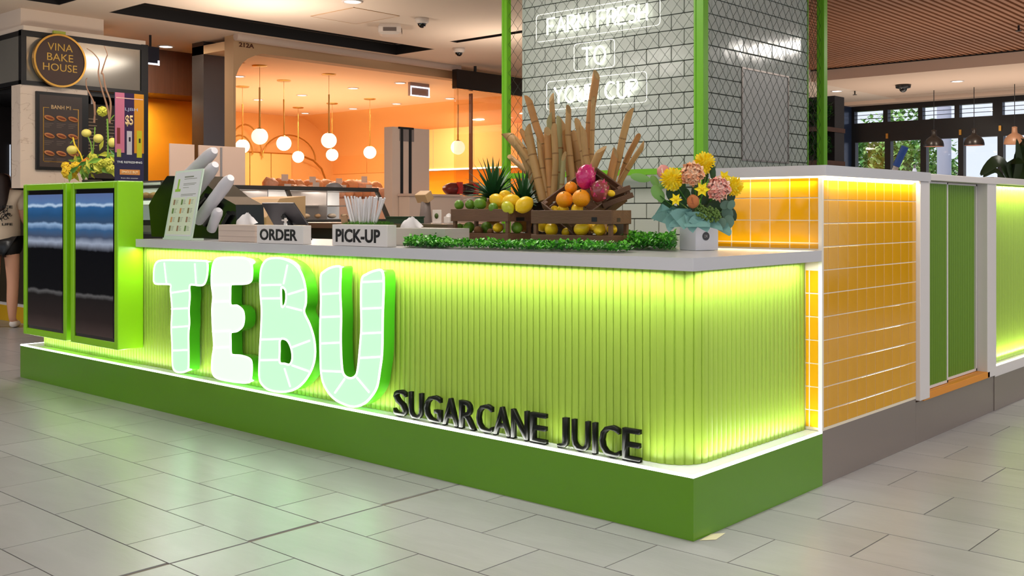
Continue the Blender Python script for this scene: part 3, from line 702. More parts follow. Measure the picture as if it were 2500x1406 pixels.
# tilted crate on top, opening toward the customer
kk = 4.9/FPX; R3 = Vector((RT[0],RT[1],0)); U3 = Vector((0,0,1)); B3 = Vector((FW[0],FW[1],0))
uu = (R3*131+U3*97+B3*45)*kk; vv = (R3*72-U3*60-B3*80)*kk; vv = vv-uu*(uu.dot(vv)/uu.dot(uu)); Lc = ond(1320, 494, 4.97)
Wt, Dt, Ht = vv.length, uu.length, .10; xx_ = vv.normalized(); yy_ = uu.normalized(); zz_ = xx_.cross(yy_)
Rm = Matrix((xx_, yy_, zz_)).transposed().to_4x4(); loc = Lc-zz_*Ht
cC, TC = crate('c', 'small brown crate tipped open on top, showing oranges and dragon fruit', Wt, Dt, Ht, tuple(loc), Rm, slath=.044)
cl = ony(1502, 492, .6)
cD, TD = crate('d', 'small brown crate lying behind the tipped crate, mostly hidden', .15, .10, .06, tuple(cl+Vector((-.08,.02,-.03))), Matrix.Rotation(math.radians(42),4,'Z') @ Matrix.Rotation(math.radians(-20),4,'Y'), slath=.024)
M_lemon = mat('lemon_skin', S(244,200,30), .35, bump=.15, bscale=160, var=.08, vscale=20)
M_lime = mat('lime_skin', S(96,138,34), .35, bump=.15, bscale=160, var=.2, vscale=20)
M_orange = mat('orange_skin', S(250,156,14), .4, bump=.2, bscale=180, var=.08, vscale=15)
M_dragon = mat('dragonfruit_skin', S(205,30,110), .25, var=.25, vscale=20, bump=.5, bscale=40, coat=.6)
M_kiwi = mat('kiwi_skin', S(110,74,40), .8, bump=.3, bscale=200)
M_leaf = mat('leaf_green', S(56,120,28), .45, var=.2)
def fruit(kind, px, py, rpx, yy, lab, grp, mt=None):
    yy += .05 if grp.endswith('tipped crate') else 0
    c = ony(px, py, yy); r = rpx*((c.x-CX)*FW[0]+(c.y-CY)*FW[1])/FPX
    rot = Matrix.Rotation(random.uniform(0,6.28),3,'Z') @ Matrix.Rotation(random.uniform(.9,1.6),3,'X')
    mb = MB()
    if kind == 'orange': mb.ball(c, r, r, r*.96, 18, 12)
    else:
        el = 1.18 if kind == 'lemon' else 1.06
        prof = []
        for i in range(13):
            th = PI*i/12; zz = -math.cos(th)*r*el; rr = math.sin(th)*r*.92
            if kind == 'lemon' and i in (0, 12): zz *= 1.12
            if kind == 'lemon' and i in (1, 11): rr *= .72; zz *= 1.05
            prof.append((max(rr,.0004), zz))
        mb.lathe(prof, c, 16, M=rot)
    names = {'lemon':'lemon','lime':'lime','orange':'orange','kiwi':'kiwi_fruit'}
    ms = {'lemon':M_lemon,'lime':M_lime,'orange':M_orange,'kiwi':M_kiwi}
    o = mb.build(names[kind], mt or ms[kind]); tag(o, lab, names[kind].replace('_',' '), grp); 
    if kind != 'kiwi':
        u = (rot @ Vector((0,0,1))) if kind != 'orange' else Vector((.3,-.5,.8)).normalized()
        MB().ball(c+u*r*(1.2 if kind == 'lemon' else 1.0 if kind == 'lime' else .97), r*.09, seg=6, rings=4).build('stem_end', mat('stem_end', S(90,96,40), .7), o)
    return o
g1 = 'limes heaped on the left crate'
for i, (px, py, r, yy) in enumerate(((1121,500,13,.53),(1147,499,13,.56),(1172,498,15,.53),(1160,510,13,.6),(1180,488,10,.62),(1204,507,13,.52))):
    fruit('lime', px, py, r, yy, 'green lime on the left crate, %s from the left of the heap' % ORD[i], g1)
g2 = 'lemons heaped on the left crate'
for i, (px, py, r, yy) in enumerate(((1214,490,18,.57),(1234,478,15,.62),(1248,491,19,.58),(1280,500,21,.56),(1240,507,16,.52),(1222,512,14,.62),(1262,514,14,.62))):
    fruit('lemon', px, py, r, yy, 'yellow lemon heaped on the left crate, %s of the pile' % ('left middle','topmost','centre','big rightmost','green-tinted front','lower back','lower right')[i], g2, mat('green_lemon', S(196,196,44), .35) if i == 4 else None)
g3 = 'fruit inside the left crate'
for i, (k, px, py, r, yy) in enumerate((('lime',1121,556,12,.56),('lime',1144,556,15,.55),('kiwi',1168,563,12,.54),('lime',1188,556,16,.60),('lemon',1216,556,13,.55),('kiwi',1197,566,9,.54),('lime',1262,556,15,.60))):
    fruit(k, px, py, r, yy, '%s seen through the gap of the left crate, %s from its left' % (k, ORD[i]), g3)
g4 = 'lemons inside the right crate'
for i, (px, py, r, yy) in enumerate(((1323,552,15,.54),(1346,560,18,.50),(1420,558,19,.50),(1448,552,14,.55),(1464,560,17,.50),(1494,560,14,.52),(1382,566,11,.54))):
    fruit('lemon', px, py, r, yy, 'yellow lemon seen through the gap of the right crate, %s from its left' % ORD[[0,1,3,4,5,6,2][i]], g4)
g5 = 'oranges and lemons in the tipped crate'
for i, (k, px, py, r, yy, lab) in enumerate((('orange',1378,487,21,.465,'large orange on the left in the tipped crate'),('orange',1419,484,22.5,.455,'large orange in the middle of the tipped crate'),('orange',1394,458,15.5,.52,'small orange behind the large ones in the tipped crate'),('lemon',1375,511,14,.475,'lemon below the left orange of the tipped crate'),('lemon',1409,511,16,.475,'lemon below the middle orange of the tipped crate'),('lemon',1354,512,11,.53,'pale lemon at the left foot of the tipped crate'),('lemon',1492,472,9,.55,'small yellow lemon at the right side of the tipped crate'))):
    fruit(k, px, py, r, yy, lab, g5)
def dragon(px, py, rx, rz, yy, lab, m):
    c = ony(px, py, yy+.06); k = ((c.x-CX)*FW[0]+(c.y-CY)*FW[1])/FPX; rx *= k; rz *= k
    t = thing('dragon_fruit', lab, 'dragon fruit', tuple(c), 'dragon fruit in the tipped crate')
    MB().ball(c, rx, rx, rz, 20, 14, lump=.06, M=Matrix.Rotation(.15,3,'Y')).build('body', m, t)
    for i in range(14):
        a = i*2.4; h = -0.7+1.5*i/14; rr = math.sqrt(max(0,1-h*h)); b = c+Vector((rx*rr*math.cos(a), rx*rr*math.sin(a), rz*h)); n = Vector((math.cos(a),math.sin(a),.4)).normalized(); s_ = Vector((-math.sin(a),math.cos(a),0))
        MB().add([b-s_*rx*.28, b+s_*rx*.28, b+n*rx*.16+Vector((0,0,rz*.34))], [(0,1,2)]).build('scale', mat('dragon_scale', S(214,60,120), .35), t)
    return t
dragon(1430,432,24,31,.50,'bright magenta dragon fruit, upper one in the tipped crate', M_dragon)
dragon(1463,466,22,28,.50,'dull reddish dragon fruit, lower right one in the tipped crate', mat('dragon_dull', S(150,62,66), .3, var=.4, vscale=18, coat=.5))
# pineapples
def pineapple(px, py, yy, h, lab, n, seed):
    rnd = random.Random(seed); b = ony(px, py, yy); t = thing('pineapple', lab, 'pineapple', (b.x,b.y,b.z-.15), 'pineapples behind the left crate')
    MB().ball(b+Vector((0,0,-.065)), .05, .05, .075, 16, 10, lump=.05).build('body', mat('pineapple_skin', S(176,124,40), .6, var=.4, vscale=60, bump=.6, bscale=90), t)
    for i in range(n):
        f = i/n; a = i*2.399; tilt = .12+1.25*f; L = h*(1-.45*f)*rnd.uniform(.85,1.1); w = .016+.004*f
        d = Vector((math.cos(a)*math.sin(tilt), math.sin(a)*math.sin(tilt), math.cos(tilt))); out = Vector((math.cos(a),math.sin(a),0)); sd = Vector((-math.sin(a),math.cos(a),0))
        vs = []; N = 5
        for j in range(N+1):
            q = j/N; p = b+out*.008*f+d*L*q+out*(.10*q*q*L*2)*(.4+f)+Vector((0,0,-.35*q*q*L*f)); ww = w*(1-q)**.7*(1 if j else .9)
            nn = (d.cross(sd)).normalized()
            vs += [p-sd*ww, p+nn*ww*.35, p+sd*ww]
        fs = [(3*j+k, 3*j+k+1, 3*j+4+k, 3*j+3+k) for j in range(N) for k in (0,1)]
        MB().add(vs, fs, True).build('crown_leaf', mat('pineapple_leaf', S(44,92,48), .4, var=.3, vscale=12), t)
pineapple(1205, 485, .70, .235, 'pineapple with tall dark green crown behind the limes, left of two', 56, 3)
pineapple(1278, 500, .74, .185, 'pineapple with dark green crown behind the lemons, right of two', 50, 5)
# sugarcane
M_cane = mat('sugarcane_brown', S(180,142,88), .5, var=.25, vscale=14, stretch=(1,1,.25)); M_caneg = mat('sugarcane_greenish', S(162,154,104), .5, var=.25, vscale=14, stretch=(1,1,.25)); M_caneo = mat('sugarcane_orange', S(184,132,76), .5, var=.2, vscale=14)
M_cut = mat('sugarcane_cut', S(214,180,124), .7)
canes = [([(1243,332),(1280,378),(1312,462),(1325,490)],11,0),([(1249,386),(1300,435),(1330,490)],6,0),([(1262,352),(1290,392),(1316,430),(1330,490)],6,0),([(1290,325),(1303,390),(1326,490)],9.5,0),([(1281,335),(1297,370),(1322,450),(1330,490)],6,2),([(1293,252),(1309,307),(1327,365),(1336,490)],8,2),([(1318,360),(1322,400),(1338,490)],6,0),([(1337,330),(1340,400),(1346,490)],8,2),
 ([(1347,246),(1351,320),(1354,340)],6,0),([(1341,292),(1344,380),(1348,490)],6.5,1),([(1353,322),(1356,400),(1350,490)],7,0),([(1365,302),(1366,390),(1362,490)],6.5,1),([(1374,306),(1376,340),(1374,400),(1366,490)],6.5,0),([(1388,278),(1387,330),(1392,380)],6.5,0),([(1376,392),(1372,450),(1370,490)],5.5,1),([(1382,325),(1388,375),(1396,450),(1400,490)],10,2),
 ([(1402,345),(1408,370),(1418,440)],10,0),([(1413,312),(1422,360),(1432,430)],7.5,0),([(1425,325),(1430,380),(1440,420)],7,0),([(1455,192),(1443,270),(1438,340),(1434,430)],9,2),([(1448,255),(1446,330),(1444,420)],5,0),([(1462,378),(1452,400),(1440,430)],9,0),([(1534,285),(1522,330),(1510,385),(1492,450)],8,0),([(1552,345),(1530,390),(1512,450)],6.5,2),([(1563,366),(1540,400),(1508,455)],6,0),([(1500,385),(1490,430),(1486,460)],8,2)]
labs = {0:'thick cane leaning far left, cut end up',8:'tall thin upright cane by the neon Y',19:'tallest cane, rising over the neon words',22:'tallest of the canes fanning to the right',24:'rightmost cane, leaning far right'}
for i, (pts, w, mi) in enumerate(canes):
    yy = .82+.09*math.sin(i*1.7)+(.05 if i > 21 else 0)
    P3 = [ony(px, py, yy) for px, py in pts]; k = ((P3[0].x-CX)*FW[0]+(P3[0].y-CY)*FW[1])/FPX; r = w*k*1.12
    if pts[-1][1] < 470: P3.append(P3[-1]+(P3[-1]-P3[-2]).normalized()*max(.02,(P3[-1].z-1.10))*1.02)
    P3 = smoothpoly([Vector(p) for p in P3], 7, closed=False)
    P3 = [p for p in P3 if p.z > ZT+.03]
    m = [M_cane, M_caneg, M_caneo][mi]
    t = thing('sugarcane_stalk', 'dry brown sugarcane stalk, '+labs[i] if i in labs else '%s sugarcane stalk in the bunch, %s from the left' % (['brown','greenish','orange-brown'][mi], ORD[i]), 'sugarcane', tuple(P3[-1]), 'sugarcane stalks behind the crates')
    L = 0; rr = []; nodes = []
    for j, p in enumerate(P3):
        if j: L += (p-P3[j-1]).length
        rr.append(r*(.92 if j < 2 else 1))
        if j > 2 and L > .105: nodes.append(p.copy()); L = random.uniform(-.02,.01)
    mb = MB(); d0 = (P3[0]-P3[1]).normalized(); top = P3[0]
    mb.tube(P3[1:], rr[1:], 9)
    # slanted cut
    seg = 9; u = d0.cross(Vector((0,1,0))).normalized(); w_ = d0.cross(u); ring = []; tip = []
    for q in range(seg):
        a = 2*PI*q/seg; o_ = (u*math.cos(a)+w_*math.sin(a))*r; ring.append(P3[1]+o_*.99); tip.append(P3[1]+o_*.95+d0*(.008+.025*(1+math.cos(a+i))))
    mb.add(ring+tip, [(q,(q+1)%seg,seg+(q+1)%seg,seg+q) for q in range(seg)], True); mb.build('stalk', m, t)
    MB().add(tip, [list(range(seg)), list(range(seg))[::-1]]).build('cut_end', M_cut, t)
    for nn in nodes:
        MB().lathe([(r*1.0,-.004),(r*1.06,-.002),(r*1.06,.002),(r*1.0,.004)], nn, 9, M=d0.to_track_quat('Z','Y').to_matrix()).build('node_ring', mat('cane_node', S(146,110,68), .7), t)
pb = ony(1350, 520, .88)
MB_ = MB().box(-.17,.17,-.06,.07,0,.21); o = MB_.build('cane_basket', mat('dark_basket', S(44,34,26), .8, bump=.8, bscale=60), None, (pb.x+.05, .86, ZT+.001)); tag(o, 'dark woven basket holding the sugarcane behind the crates', 'basket')
MB().box(-.175,.175,-.065,.075,.195,.215).build('rim', MATS['dark_basket'], o).matrix_parent_inverse = Matrix.Identity(4)
pb2 = ony(1500, 520, .95)
o = MB().lathe([(.001,0),(.055,0),(.065,.14),(.06,.14),(.05,.01),(.001,.01)], (0,0,0), 14).build('cane_pot', mat('dark_pot', S(50,42,34), .6), None, (pb2.x,.93,ZT+.001)); tag(o, 'small dark pot holding the canes that lean right', 'pot')
# greenery on the worktop
def greenery(poly, n, lab, seed, hz=.045, size=.019):
    rnd = random.Random(seed); mb = MB(); ms = [mat('leaf_bright', S(96,190,44), .4), mat('leaf_mid', S(56,146,34), .4), mat('leaf_deep', S(30,98,26), .45)]
    xs = [p[0] for p in poly]; ys = [p[1] for p in poly]
    def inside(x, y):
        c = False; j = len(poly)-1
        for i in range(len(poly)):
            if (poly[i][1] > y) != (poly[j][1] > y) and x < (poly[j][0]-poly[i][0])*(y-poly[i][1])/(poly[j][1]-poly[i][1])+poly[i][0]: c = not c
            j = i
        return c
    k = 0
    while k < n:
        x, y = rnd.uniform(min(xs), max(xs)), rnd.uniform(min(ys), max(ys))
        if not inside(x, y): continue
        k += 1; hh = hz*(.7+.6*noise.noise(Vector((x*14, y*14, seed)))+.2)
        z = ZT+.004+hh*rnd.random()**.7; s = size*rnd.uniform(.5,1.15)
        R = Matrix.Rotation(rnd.uniform(0,6.3),3,'Z') @ Matrix.Rotation(rnd.uniform(-.2,1.1),3,'X'); p = Vector((x, y, z))
        mb.cur = 0 if z > ZT+hh*.6 and rnd.random() < .7 else rnd.choice((1,1,2))
        mb.add([p+R@Vector(v)*s for v in ((0,-.1,0),(.30,.25,.10),(.34,.6,.08),(0,1,0),(-.34,.6,.08),(-.30,.25,.10),(0,.4,-.02))], [(0,1,6),(1,2,6),(2,3,6),(3,4,6),(4,5,6),(5,0,6)], True)
    o = mb.build('artificial_greenery', ms, kind='stuff'); tag(o, lab, 'greenery'); return o
q = lambda px, py: tuple(onz(px, py, ZT+.005)[:2])
fy = lambda px, yy: (ony(px, 600, yy).x, yy)
greenery([fy(985,.03),fy(1100,.06),fy(1310,.10),fy(1500,.17),fy(1545,.28),fy(1530,.40),fy(1300,.43),fy(1240,.30),fy(1105,.26),fy(1000,.20)], 5200, 'leafy green garnish strip along the front of the fruit crates', 1, .032)
greenery([fy(985,.06),fy(1098,.10),fy(1096,.50),fy(1010,.42)], 1500, 'small leafy green patch at the left end of the crates', 4, .045)
greenery([fy(1525,.50),fy(1646,.46),fy(1650,.95),fy(1545,.98),fy(1520,.75)], 3600, 'leafy green patch between the right crate and the bouquet box', 2, .06)
# bouquet in white box
vz = ZT+.001; vc = onz(1704, 612, ZT)+Vector((-.03,.055,0)); va = ANG-math.radians(-62+90)
bq = thing('bouquet_box', 'square white flower box with a dark round label on the worktop corner', 'flower box', (vc.x, vc.y, vz))
Tv = Matrix.Translation((vc.x, vc.y, vz)) @ Matrix.Rotation(ANG+math.radians(25.5),4,'Z')
hw = .0605
mb = MB(); mb.box(-hw,hw,-hw,hw,0,.112,M=Tv); mb.build('box', mat('flower_box_white', S(214,214,222), .35), bq, bevel=.003)
MB().lathe([(0,0),(.0185,0),(.0185,-.0012),(0,-.0012)], (0,0,0), 24, smooth=False, M=(Tv.to_3x3() @ Matrix.Rotation(PI/2,3,'X'))).build('d', None)
_o = bpy.data.objects['d']; bpy.data.objects.remove(_o)
lm = MB(); cc = Tv @ Vector((-.006,-hw-.0004,.062)); ax = Tv.to_3x3() @ Vector((1,0,0)); nn = Tv.to_3x3() @ Vector((0,-1,0))
ring = [cc+ax*math.cos(2*PI*k/28)*.0185+Vector((0,0,1))*math.sin(2*PI*k/28)*.0185 for k in range(28)]
lm.add(ring+[r_+nn*.0008 for r_ in ring], [list(range(28,56))]+[(k,(k+1)%28,28+(k+1)%28,28+k) for k in range(28)]); lm.build('label_disc', mat('label_dark', S(58,56,60), .4), bq)
me = text_mesh('DR', lambda u,v,w: cc+ax*u+Vector((0,0,1))*v+nn*w, -.008,.009,-.006,.006,.0008,.0005); me.materials.append(mat('label_print', S(170,165,165), .5)); link('label_lettering', me, bq)
def blob_flower(name, px, py, rpx, dd, cols, lab, style, par=None):
    c = ond(px, py, dd); r = rpx*dd/FPX
    t = thing(name, lab, 'flower', tuple(c), 'flowers in the bouquet')
    view = (Vector((CX,CY,CH))-c).normalized(); rnd = random.Random(int(px*7+py))
    a0 = view.orthogonal().normalized(); b0 = view.cross(a0)
    if style == 'peony':
        for i in range(30):
            f = i/30; th = f**.6*1.7; a = i*2.399
            n = (view*math.cos(th)+(a0*math.cos(a)+b0*math.sin(a))*math.sin(th)).normalized(); s1 = n.cross(view+Vector((.01,.02,.03))).normalized(); s2 = n.cross(s1); R_ = r*(.55+.42*f)
            cp = c+n*R_*.75; w = r*(.30+.24*f); vs = [cp]; 
            for k in range(9):
                b_ = 2*PI*k/9; wob = 1+rnd.uniform(-.10,.10)
                vs.append(cp+(s1*math.cos(b_)+s2*math.sin(b_))*w*wob + n*(r*(.12+.17*math.sin(k*2.1+i))))
            MB().add(vs, [(0,k+1,(k+1)%9+1) for k in range(9)], True).build('petal', cols[i % len(cols)], t)
        MB().ball(c, r*.6, seg=10, rings=7).build('heart', cols[0], t)
    elif style == 'mum':
        MB().ball(c, r*.62, seg=10, rings=7).build('heart', cols[0], t)
        mb = MB()
        for i in range(150):
            th = math.acos(1-1.9*(i+.5)/150); a = i*2.399
            n = (view*.5+Vector((0,0,.85))).normalized(); A = n.orthogonal().normalized(); B = n.cross(A)
            d = (n*math.cos(th)+(A*math.cos(a)+B*math.sin(a))*math.sin(th)).normalized(); s1 = d.orthogonal().normalized(); p = c+d*r*.55; L = r*rnd.uniform(.35,.55); w = r*.10
            mb.cur = rnd.randrange(len(cols))
            mb.add([p-s1*w, p+s1*w, p+d*L+s1*w*.8, p+d*L*1.1, p+d*L-s1*w*.8], [(0,1,2,3,4)])
        o = mb.build('florets', cols, t, kind='stuff')
    elif style == 'star':
        for k in range(6):
            a = 2*PI*k/6+.3; d = a0*math.cos(a)+b0*math.sin(a); s1 = view.cross(d)
            MB().add([c, c+d*r*.5+s1*r*.3+view*r*.15, c+d*r*1.1, c+d*r*.5-s1*r*.3+view*r*.15], [(0,1,2,3)]).build('petal', cols[0], t)
        MB().ball(c+view*r*.1, r*.22, seg=8, rings=5).build('heart', cols[-1], t)
    elif style == 'bud':
        MB().ball(c, r, r, r*1.15, 14, 9, lump=.10).build('bud', cols[0], t)
        for k in range(4):
            a = k*PI/2; MB().add([c+Vector((math.cos(a)*r*.9,math.sin(a)*r*.9,-r*.3)), c+Vector((math.cos(a+.7)*r,math.sin(a+.7)*r,-r*.5)), c+Vector((math.cos(a+.4)*r*1.02,math.sin(a+.4)*r*1.02,r*.8))], [(0,1,2)]).build('petal', cols[-1], t)
    bx = Vector((vc.x,vc.y,ZT+.10)); mid = (c+bx)/2+Vector((0,0,.02))
    MB().tube([c-view*r*.3, mid, bx+(c-bx)*.05], .0028, 6).build('stem', M_leaf, t)
    return t
PO = [mat('peony_coral', S(255,208,168), .6), mat('peony_coral_light', S(255,222,190), .6), mat('peony_coral_deep', S(255,190,146), .6)]
PK = [mat('peony_pink', S(255,204,186), .6), mat('peony_pink_light', S(255,222,208), .6), mat('peony_pink_deep', S(255,178,164), .6)]
YE = [mat('yellow_petal', S(255,230,30), .6), mat('yellow_petal_light', S(255,240,80), .6), mat('yellow_petal_deep', S(250,212,20), .6)]
dv = 4.45
blob_flower('peony', 1691, 424, 31, dv-.06, PO, 'large coral peony at the top centre of the bouquet', 'peony')
blob_flower('peony', 1755, 460, 31, dv-.07, PK, 'large pink-coral peony on the right of the bouquet', 'peony')
blob_flower('chrysanthemum', 1641, 438, 28, dv-.03, YE, 'yellow chrysanthemum on the left of the bouquet', 'mum')
blob_flower('chrysanthemum', 1720, 397, 26, dv+.05, YE, 'yellow chrysanthemum at the very top of the bouquet', 'mum')
blob_flower('chrysanthemum', 1790, 455, 24, dv+.03, YE, 'yellow chrysanthemum behind the pink peony, rightmost flower', 'mum')
blob_flower('yellow_flower', 1714, 462, 18, dv-.09, YE, 'small yellow star flower between the two peonies', 'star')
blob_flower('yellow_flower', 1650, 487, 15, dv-.09, YE, 'small yellow star flower at the lower left of the bouquet', 'star')
blob_flower('yellow_flower', 1768, 432, 16, dv-.0, YE, 'small yellow flower above the pink peony', 'star')
blob_flower('pink_bud', 1619, 419, 15, dv, [mat('bud_pink', S(226,150,140), .6), PK[1]], 'pale pink bud at the upper left of the bouquet', 'bud')
blob_flower('brown_bud', 1692, 492, 15, dv-.12, [mat('bud_brown', S(190,112,62), .7), mat('bud_brown_dark', S(160,90,50), .7)], 'brown-orange bud low in the middle of the bouquet', 'bud')
def sprig(name, lab, items, m, w=.5, dd=dv):
    t = thing(name, lab, 'foliage', tuple(ond(items[0][0], items[0][1], dd)), 'foliage in the bouquet')
    for (px, py, rpx, ang, asp) in items:
        c = ond(px, py, dd+random.uniform(-.02,.03)); r = rpx*dd/FPX; view = (Vector((CX,CY,CH))-c).normalized()
        R3 = Vector((RT[0],RT[1],0)); U3 = Vector((0,0,1)); a = math.radians(ang); d = R3*math.cos(a)+U3*math.sin(a); s1 = R3*-math.sin(a)+U3*math.cos(a)
        vs = [c-d*r]; N = 6
        L = [(-1,0)]+[(-math.cos(PI*k/6), math.sin(PI*k/6)*asp) for k in range(1,6)]+[(1.1,0)]+[(math.cos(PI*k/6), -math.sin(PI*k/6)*asp) for k in range(1,6)]
        MB().add([c+view*r*.15]+[c+d*r*u+s1*r*v-view*r*.12*abs(v) for u,v in L], [(0,k+1,(k+1)%12+1) for k in range(12)], True).build('leaf', m, t)
    bx = Vector((vc.x,vc.y,ZT+.10)); c = ond(items[-1][0], items[-1][1], dd)
    MB().tube([c, (c+bx)/2, bx], .0025, 5).build('stem', M_leaf, t)
sprig('eucalyptus_sprig', 'pale green rounded leaves reaching out left of the bouquet', [(1563,434,25,-12,.42),(1598,442,16,-60,.6),(1604,470,20,-60,.7),(1618,452,14,30,.6),(1612,478,16,-80,.7)], mat('pale_leaf', S(120,168,84), .45, var=.15))
sprig('leafy_stem', 'dark green leaves low on the left of the bouquet', [(1640,478,20,120,.6),(1630,500,18,160,.6),(1660,465,22,60,.5),(1675,480,20,90,.6),(1640,515,20,200,.6),(1665,505,20,100,.6),(1740,420,22,95,.35),(1722,430,20,80,.4)], mat('dark_leaf', S(34,76,34), .45, var=.2), dd=dv+.05)
sprig('leafy_stem', 'dark green leaves in the middle and right of the bouquet', [(1700,470,22,90,.6),(1725,490,24,70,.6),(1745,500,22,30,.6),(1765,500,20,10,.6),(1780,485,22,60,.6),(1785,520,20,-60,.6),(1715,515,24,20,.7),(1690,520,22,150,.7),(1750,520,24,0,.7)], mat('dark_leaf_b', S(40,66,36), .45, var=.2), dd=dv+.04)
sprig('eucalyptus_sprig', 'grey-green round leaves at the lower right of the bouquet', [(1776,520,18,-70,.8),(1780,540,16,-80,.8),(1770,500,13,30,.8),(1762,545,14,-110,.8),(1785,500,12,60,.8)], mat('grey_leaf', S(96,126,108), .5), dd=dv-.06)
bc = thing('broccoli_flower', 'bumpy dark green sedum head low on the right of the bouquet', 'flower', tuple(ond(1728,522,dv-.1)), 'flowers in the bouquet')
mb = MB(); rnd = random.Random(3)
for i in range(240):
    px, py = 1728+rnd.uniform(-32,32), 520+rnd.uniform(-17,22); 
    if ((px-1728)/32)**2+((py-520)/20)**2 > 1: continue
    py += (px-1728)*.25; mb.ball(ond(px, py, dv-.10-.02*rnd.random()), .0052, seg=6, rings=4)
o = mb.build('bud_cluster', mat('sedum_green', S(92,122,52), .6, var=.3, vscale=60), bc, kind='stuff')
MB().tube([ond(1728,525,dv-.09), Vector((vc.x,vc.y,ZT+.1))], .006, 6).build('stem', M_leaf, bc)
tp = thing('wrapping_tissue', 'teal tissue paper ruffled around the rim of the flower box', 'tissue', (vc.x,vc.y,ZT+.11)); M_tis = mat('teal_tissue', S(122,168,160), .8)
rnd = random.Random(12)
for (px, py, w, h, a, dd_) in ((1622,532,28,18,-20,-.02),(1640,540,26,20,40,-.08),(1668,532,26,22,-50,-.1),(1690,540,26,22,50,-.11),(1712,542,26,20,-30,-.1),(1738,548,28,14,-15,-.09),(1762,558,26,13,-30,-.05),(1610,524,22,15,20,0),(1655,548,26,12,5,-.09),(1700,550,30,10,0,-.11),(1650,525,22,16,20,-.02)):
    c = ond(px, py-7, dv+dd_); k = dv/FPX; R3 = Vector((RT[0],RT[1],0)); U3 = Vector((0,0,1)); V3 = -Vector((FW[0],FW[1],0)); a = math.radians(a)
    d = (R3*math.cos(a)+U3*math.sin(a)); e_ = (U3*math.cos(a)-R3*math.sin(a)); vs = []
    for j in range(5):
        for i in range(5):
            u, v = i/2-1, j/2-1; vs.append(c+d*(u*(1-.9*max(0,(v+.2)/1.2))+.25*(v+1)*math.sin(px))*w*k+e_*v*h*k*1.05+V3*(.016*abs(u)*(-1 if px % 2 else 1)+.01*math.sin(v*2+px)))
    MB().add(vs, [(j*5+i,j*5+i+1,j*5+i+6,j*5+i+5) for j in range(4) for i in range(4)], False).build('tissue_fold', M_tis, tp)

# menu stand
ms = thing('menu_stand', 'tilted clear acrylic stand holding a printed drinks menu', 'menu', tuple(onz(435,586,ZT)))
mA, mB, mC, mD = ony(402,583,.05), ony(467,586,.05), ony(496,413,.14), ony(431,420,.14)
mA.z = mB.z = ZT+.012
uX = (mB-mA); uY = (mD-mA); nM = uX.cross(uY).normalized(); LX, LY = uX.length, uY.length; uX.normalize()
QM = lambda u, v, w=0: mA + (mB-mA)*u*(1-v) + (mC-mD)*u*v + (mD-mA)*v + nM*w
def qbox(nm, u0, u1, v0, v1, w0, w1, m, par):
    vs = [QM(u,v,w) for w in (w0,w1) for v in (v0,v1) for u in (u0,u1)]
    return MB().add(vs, [(0,2,3,1),(4,5,7,6),(0,1,5,4),(2,6,7,3),(0,4,6,2),(1,3,7,5)]).build(nm, m, par)
qbox('acrylic_panel', -.02,1.02,-.01,1.01,-.006,.002, mat('frosted_acrylic', S(205,225,205), .2, alpha=1), ms)
qbox('menu_sheet', .03,.97,.03,.98,.002,.003, mat('menu_paper', S(216,218,220), .5), ms)
qbox('menu_lower_print', .05,.95,.05,.60,.003,.0034, mat('menu_pale_green', S(214,226,196), .5), ms)
mb = MB(); rnd = random.Random(5); 
for r_ in range(4):
    for c_ in range(3):
        u = .12+.29*c_; v = .10+.13*r_
        qbox('drink_picture', u, u+.06, v, v+.08, .0034, .0038, mat('pic%d' % ((r_*3+c_) % 4), [S(120,110,60), S(150,120,90), S(96,130,60), S(200,150,90)][(r_*3+c_) % 4], .6), ms)
        for l in range(4): qbox('print_line', u+.08, u+.08+.10*rnd.uniform(.6,1), v+.012+.018*l, v+.018+.018*l, .0034, .0037, mat('print_grey', S(130,136,120), .6), ms)
for (u0,u1,v0,v1) in ((.38,.72,.895,.915),(.38,.85,.87,.878),(.38,.85,.80,.808),(.38,.8,.78,.787),(.38,.6,.74,.747),(.35,.9,.64,.648),(.35,.8,.62,.627)): qbox('print_line', u0,u1,v0,v1,.003,.0036, MATS['print_grey'], ms)
qbox('cane_drawing', .16,.22,.70,.88,.003,.0038, mat('print_green', S(150,200,60), .6), ms); qbox('cane_drawing', .10,.30,.69,.73,.003,.0038, MATS['print_green'], ms)
MB().box(mA.x-.005, mB.x+.005, .04, .13, ZT+.001, ZT+.012).build('foot', mat('frosted_acrylic', S(205,225,205), .2), ms)
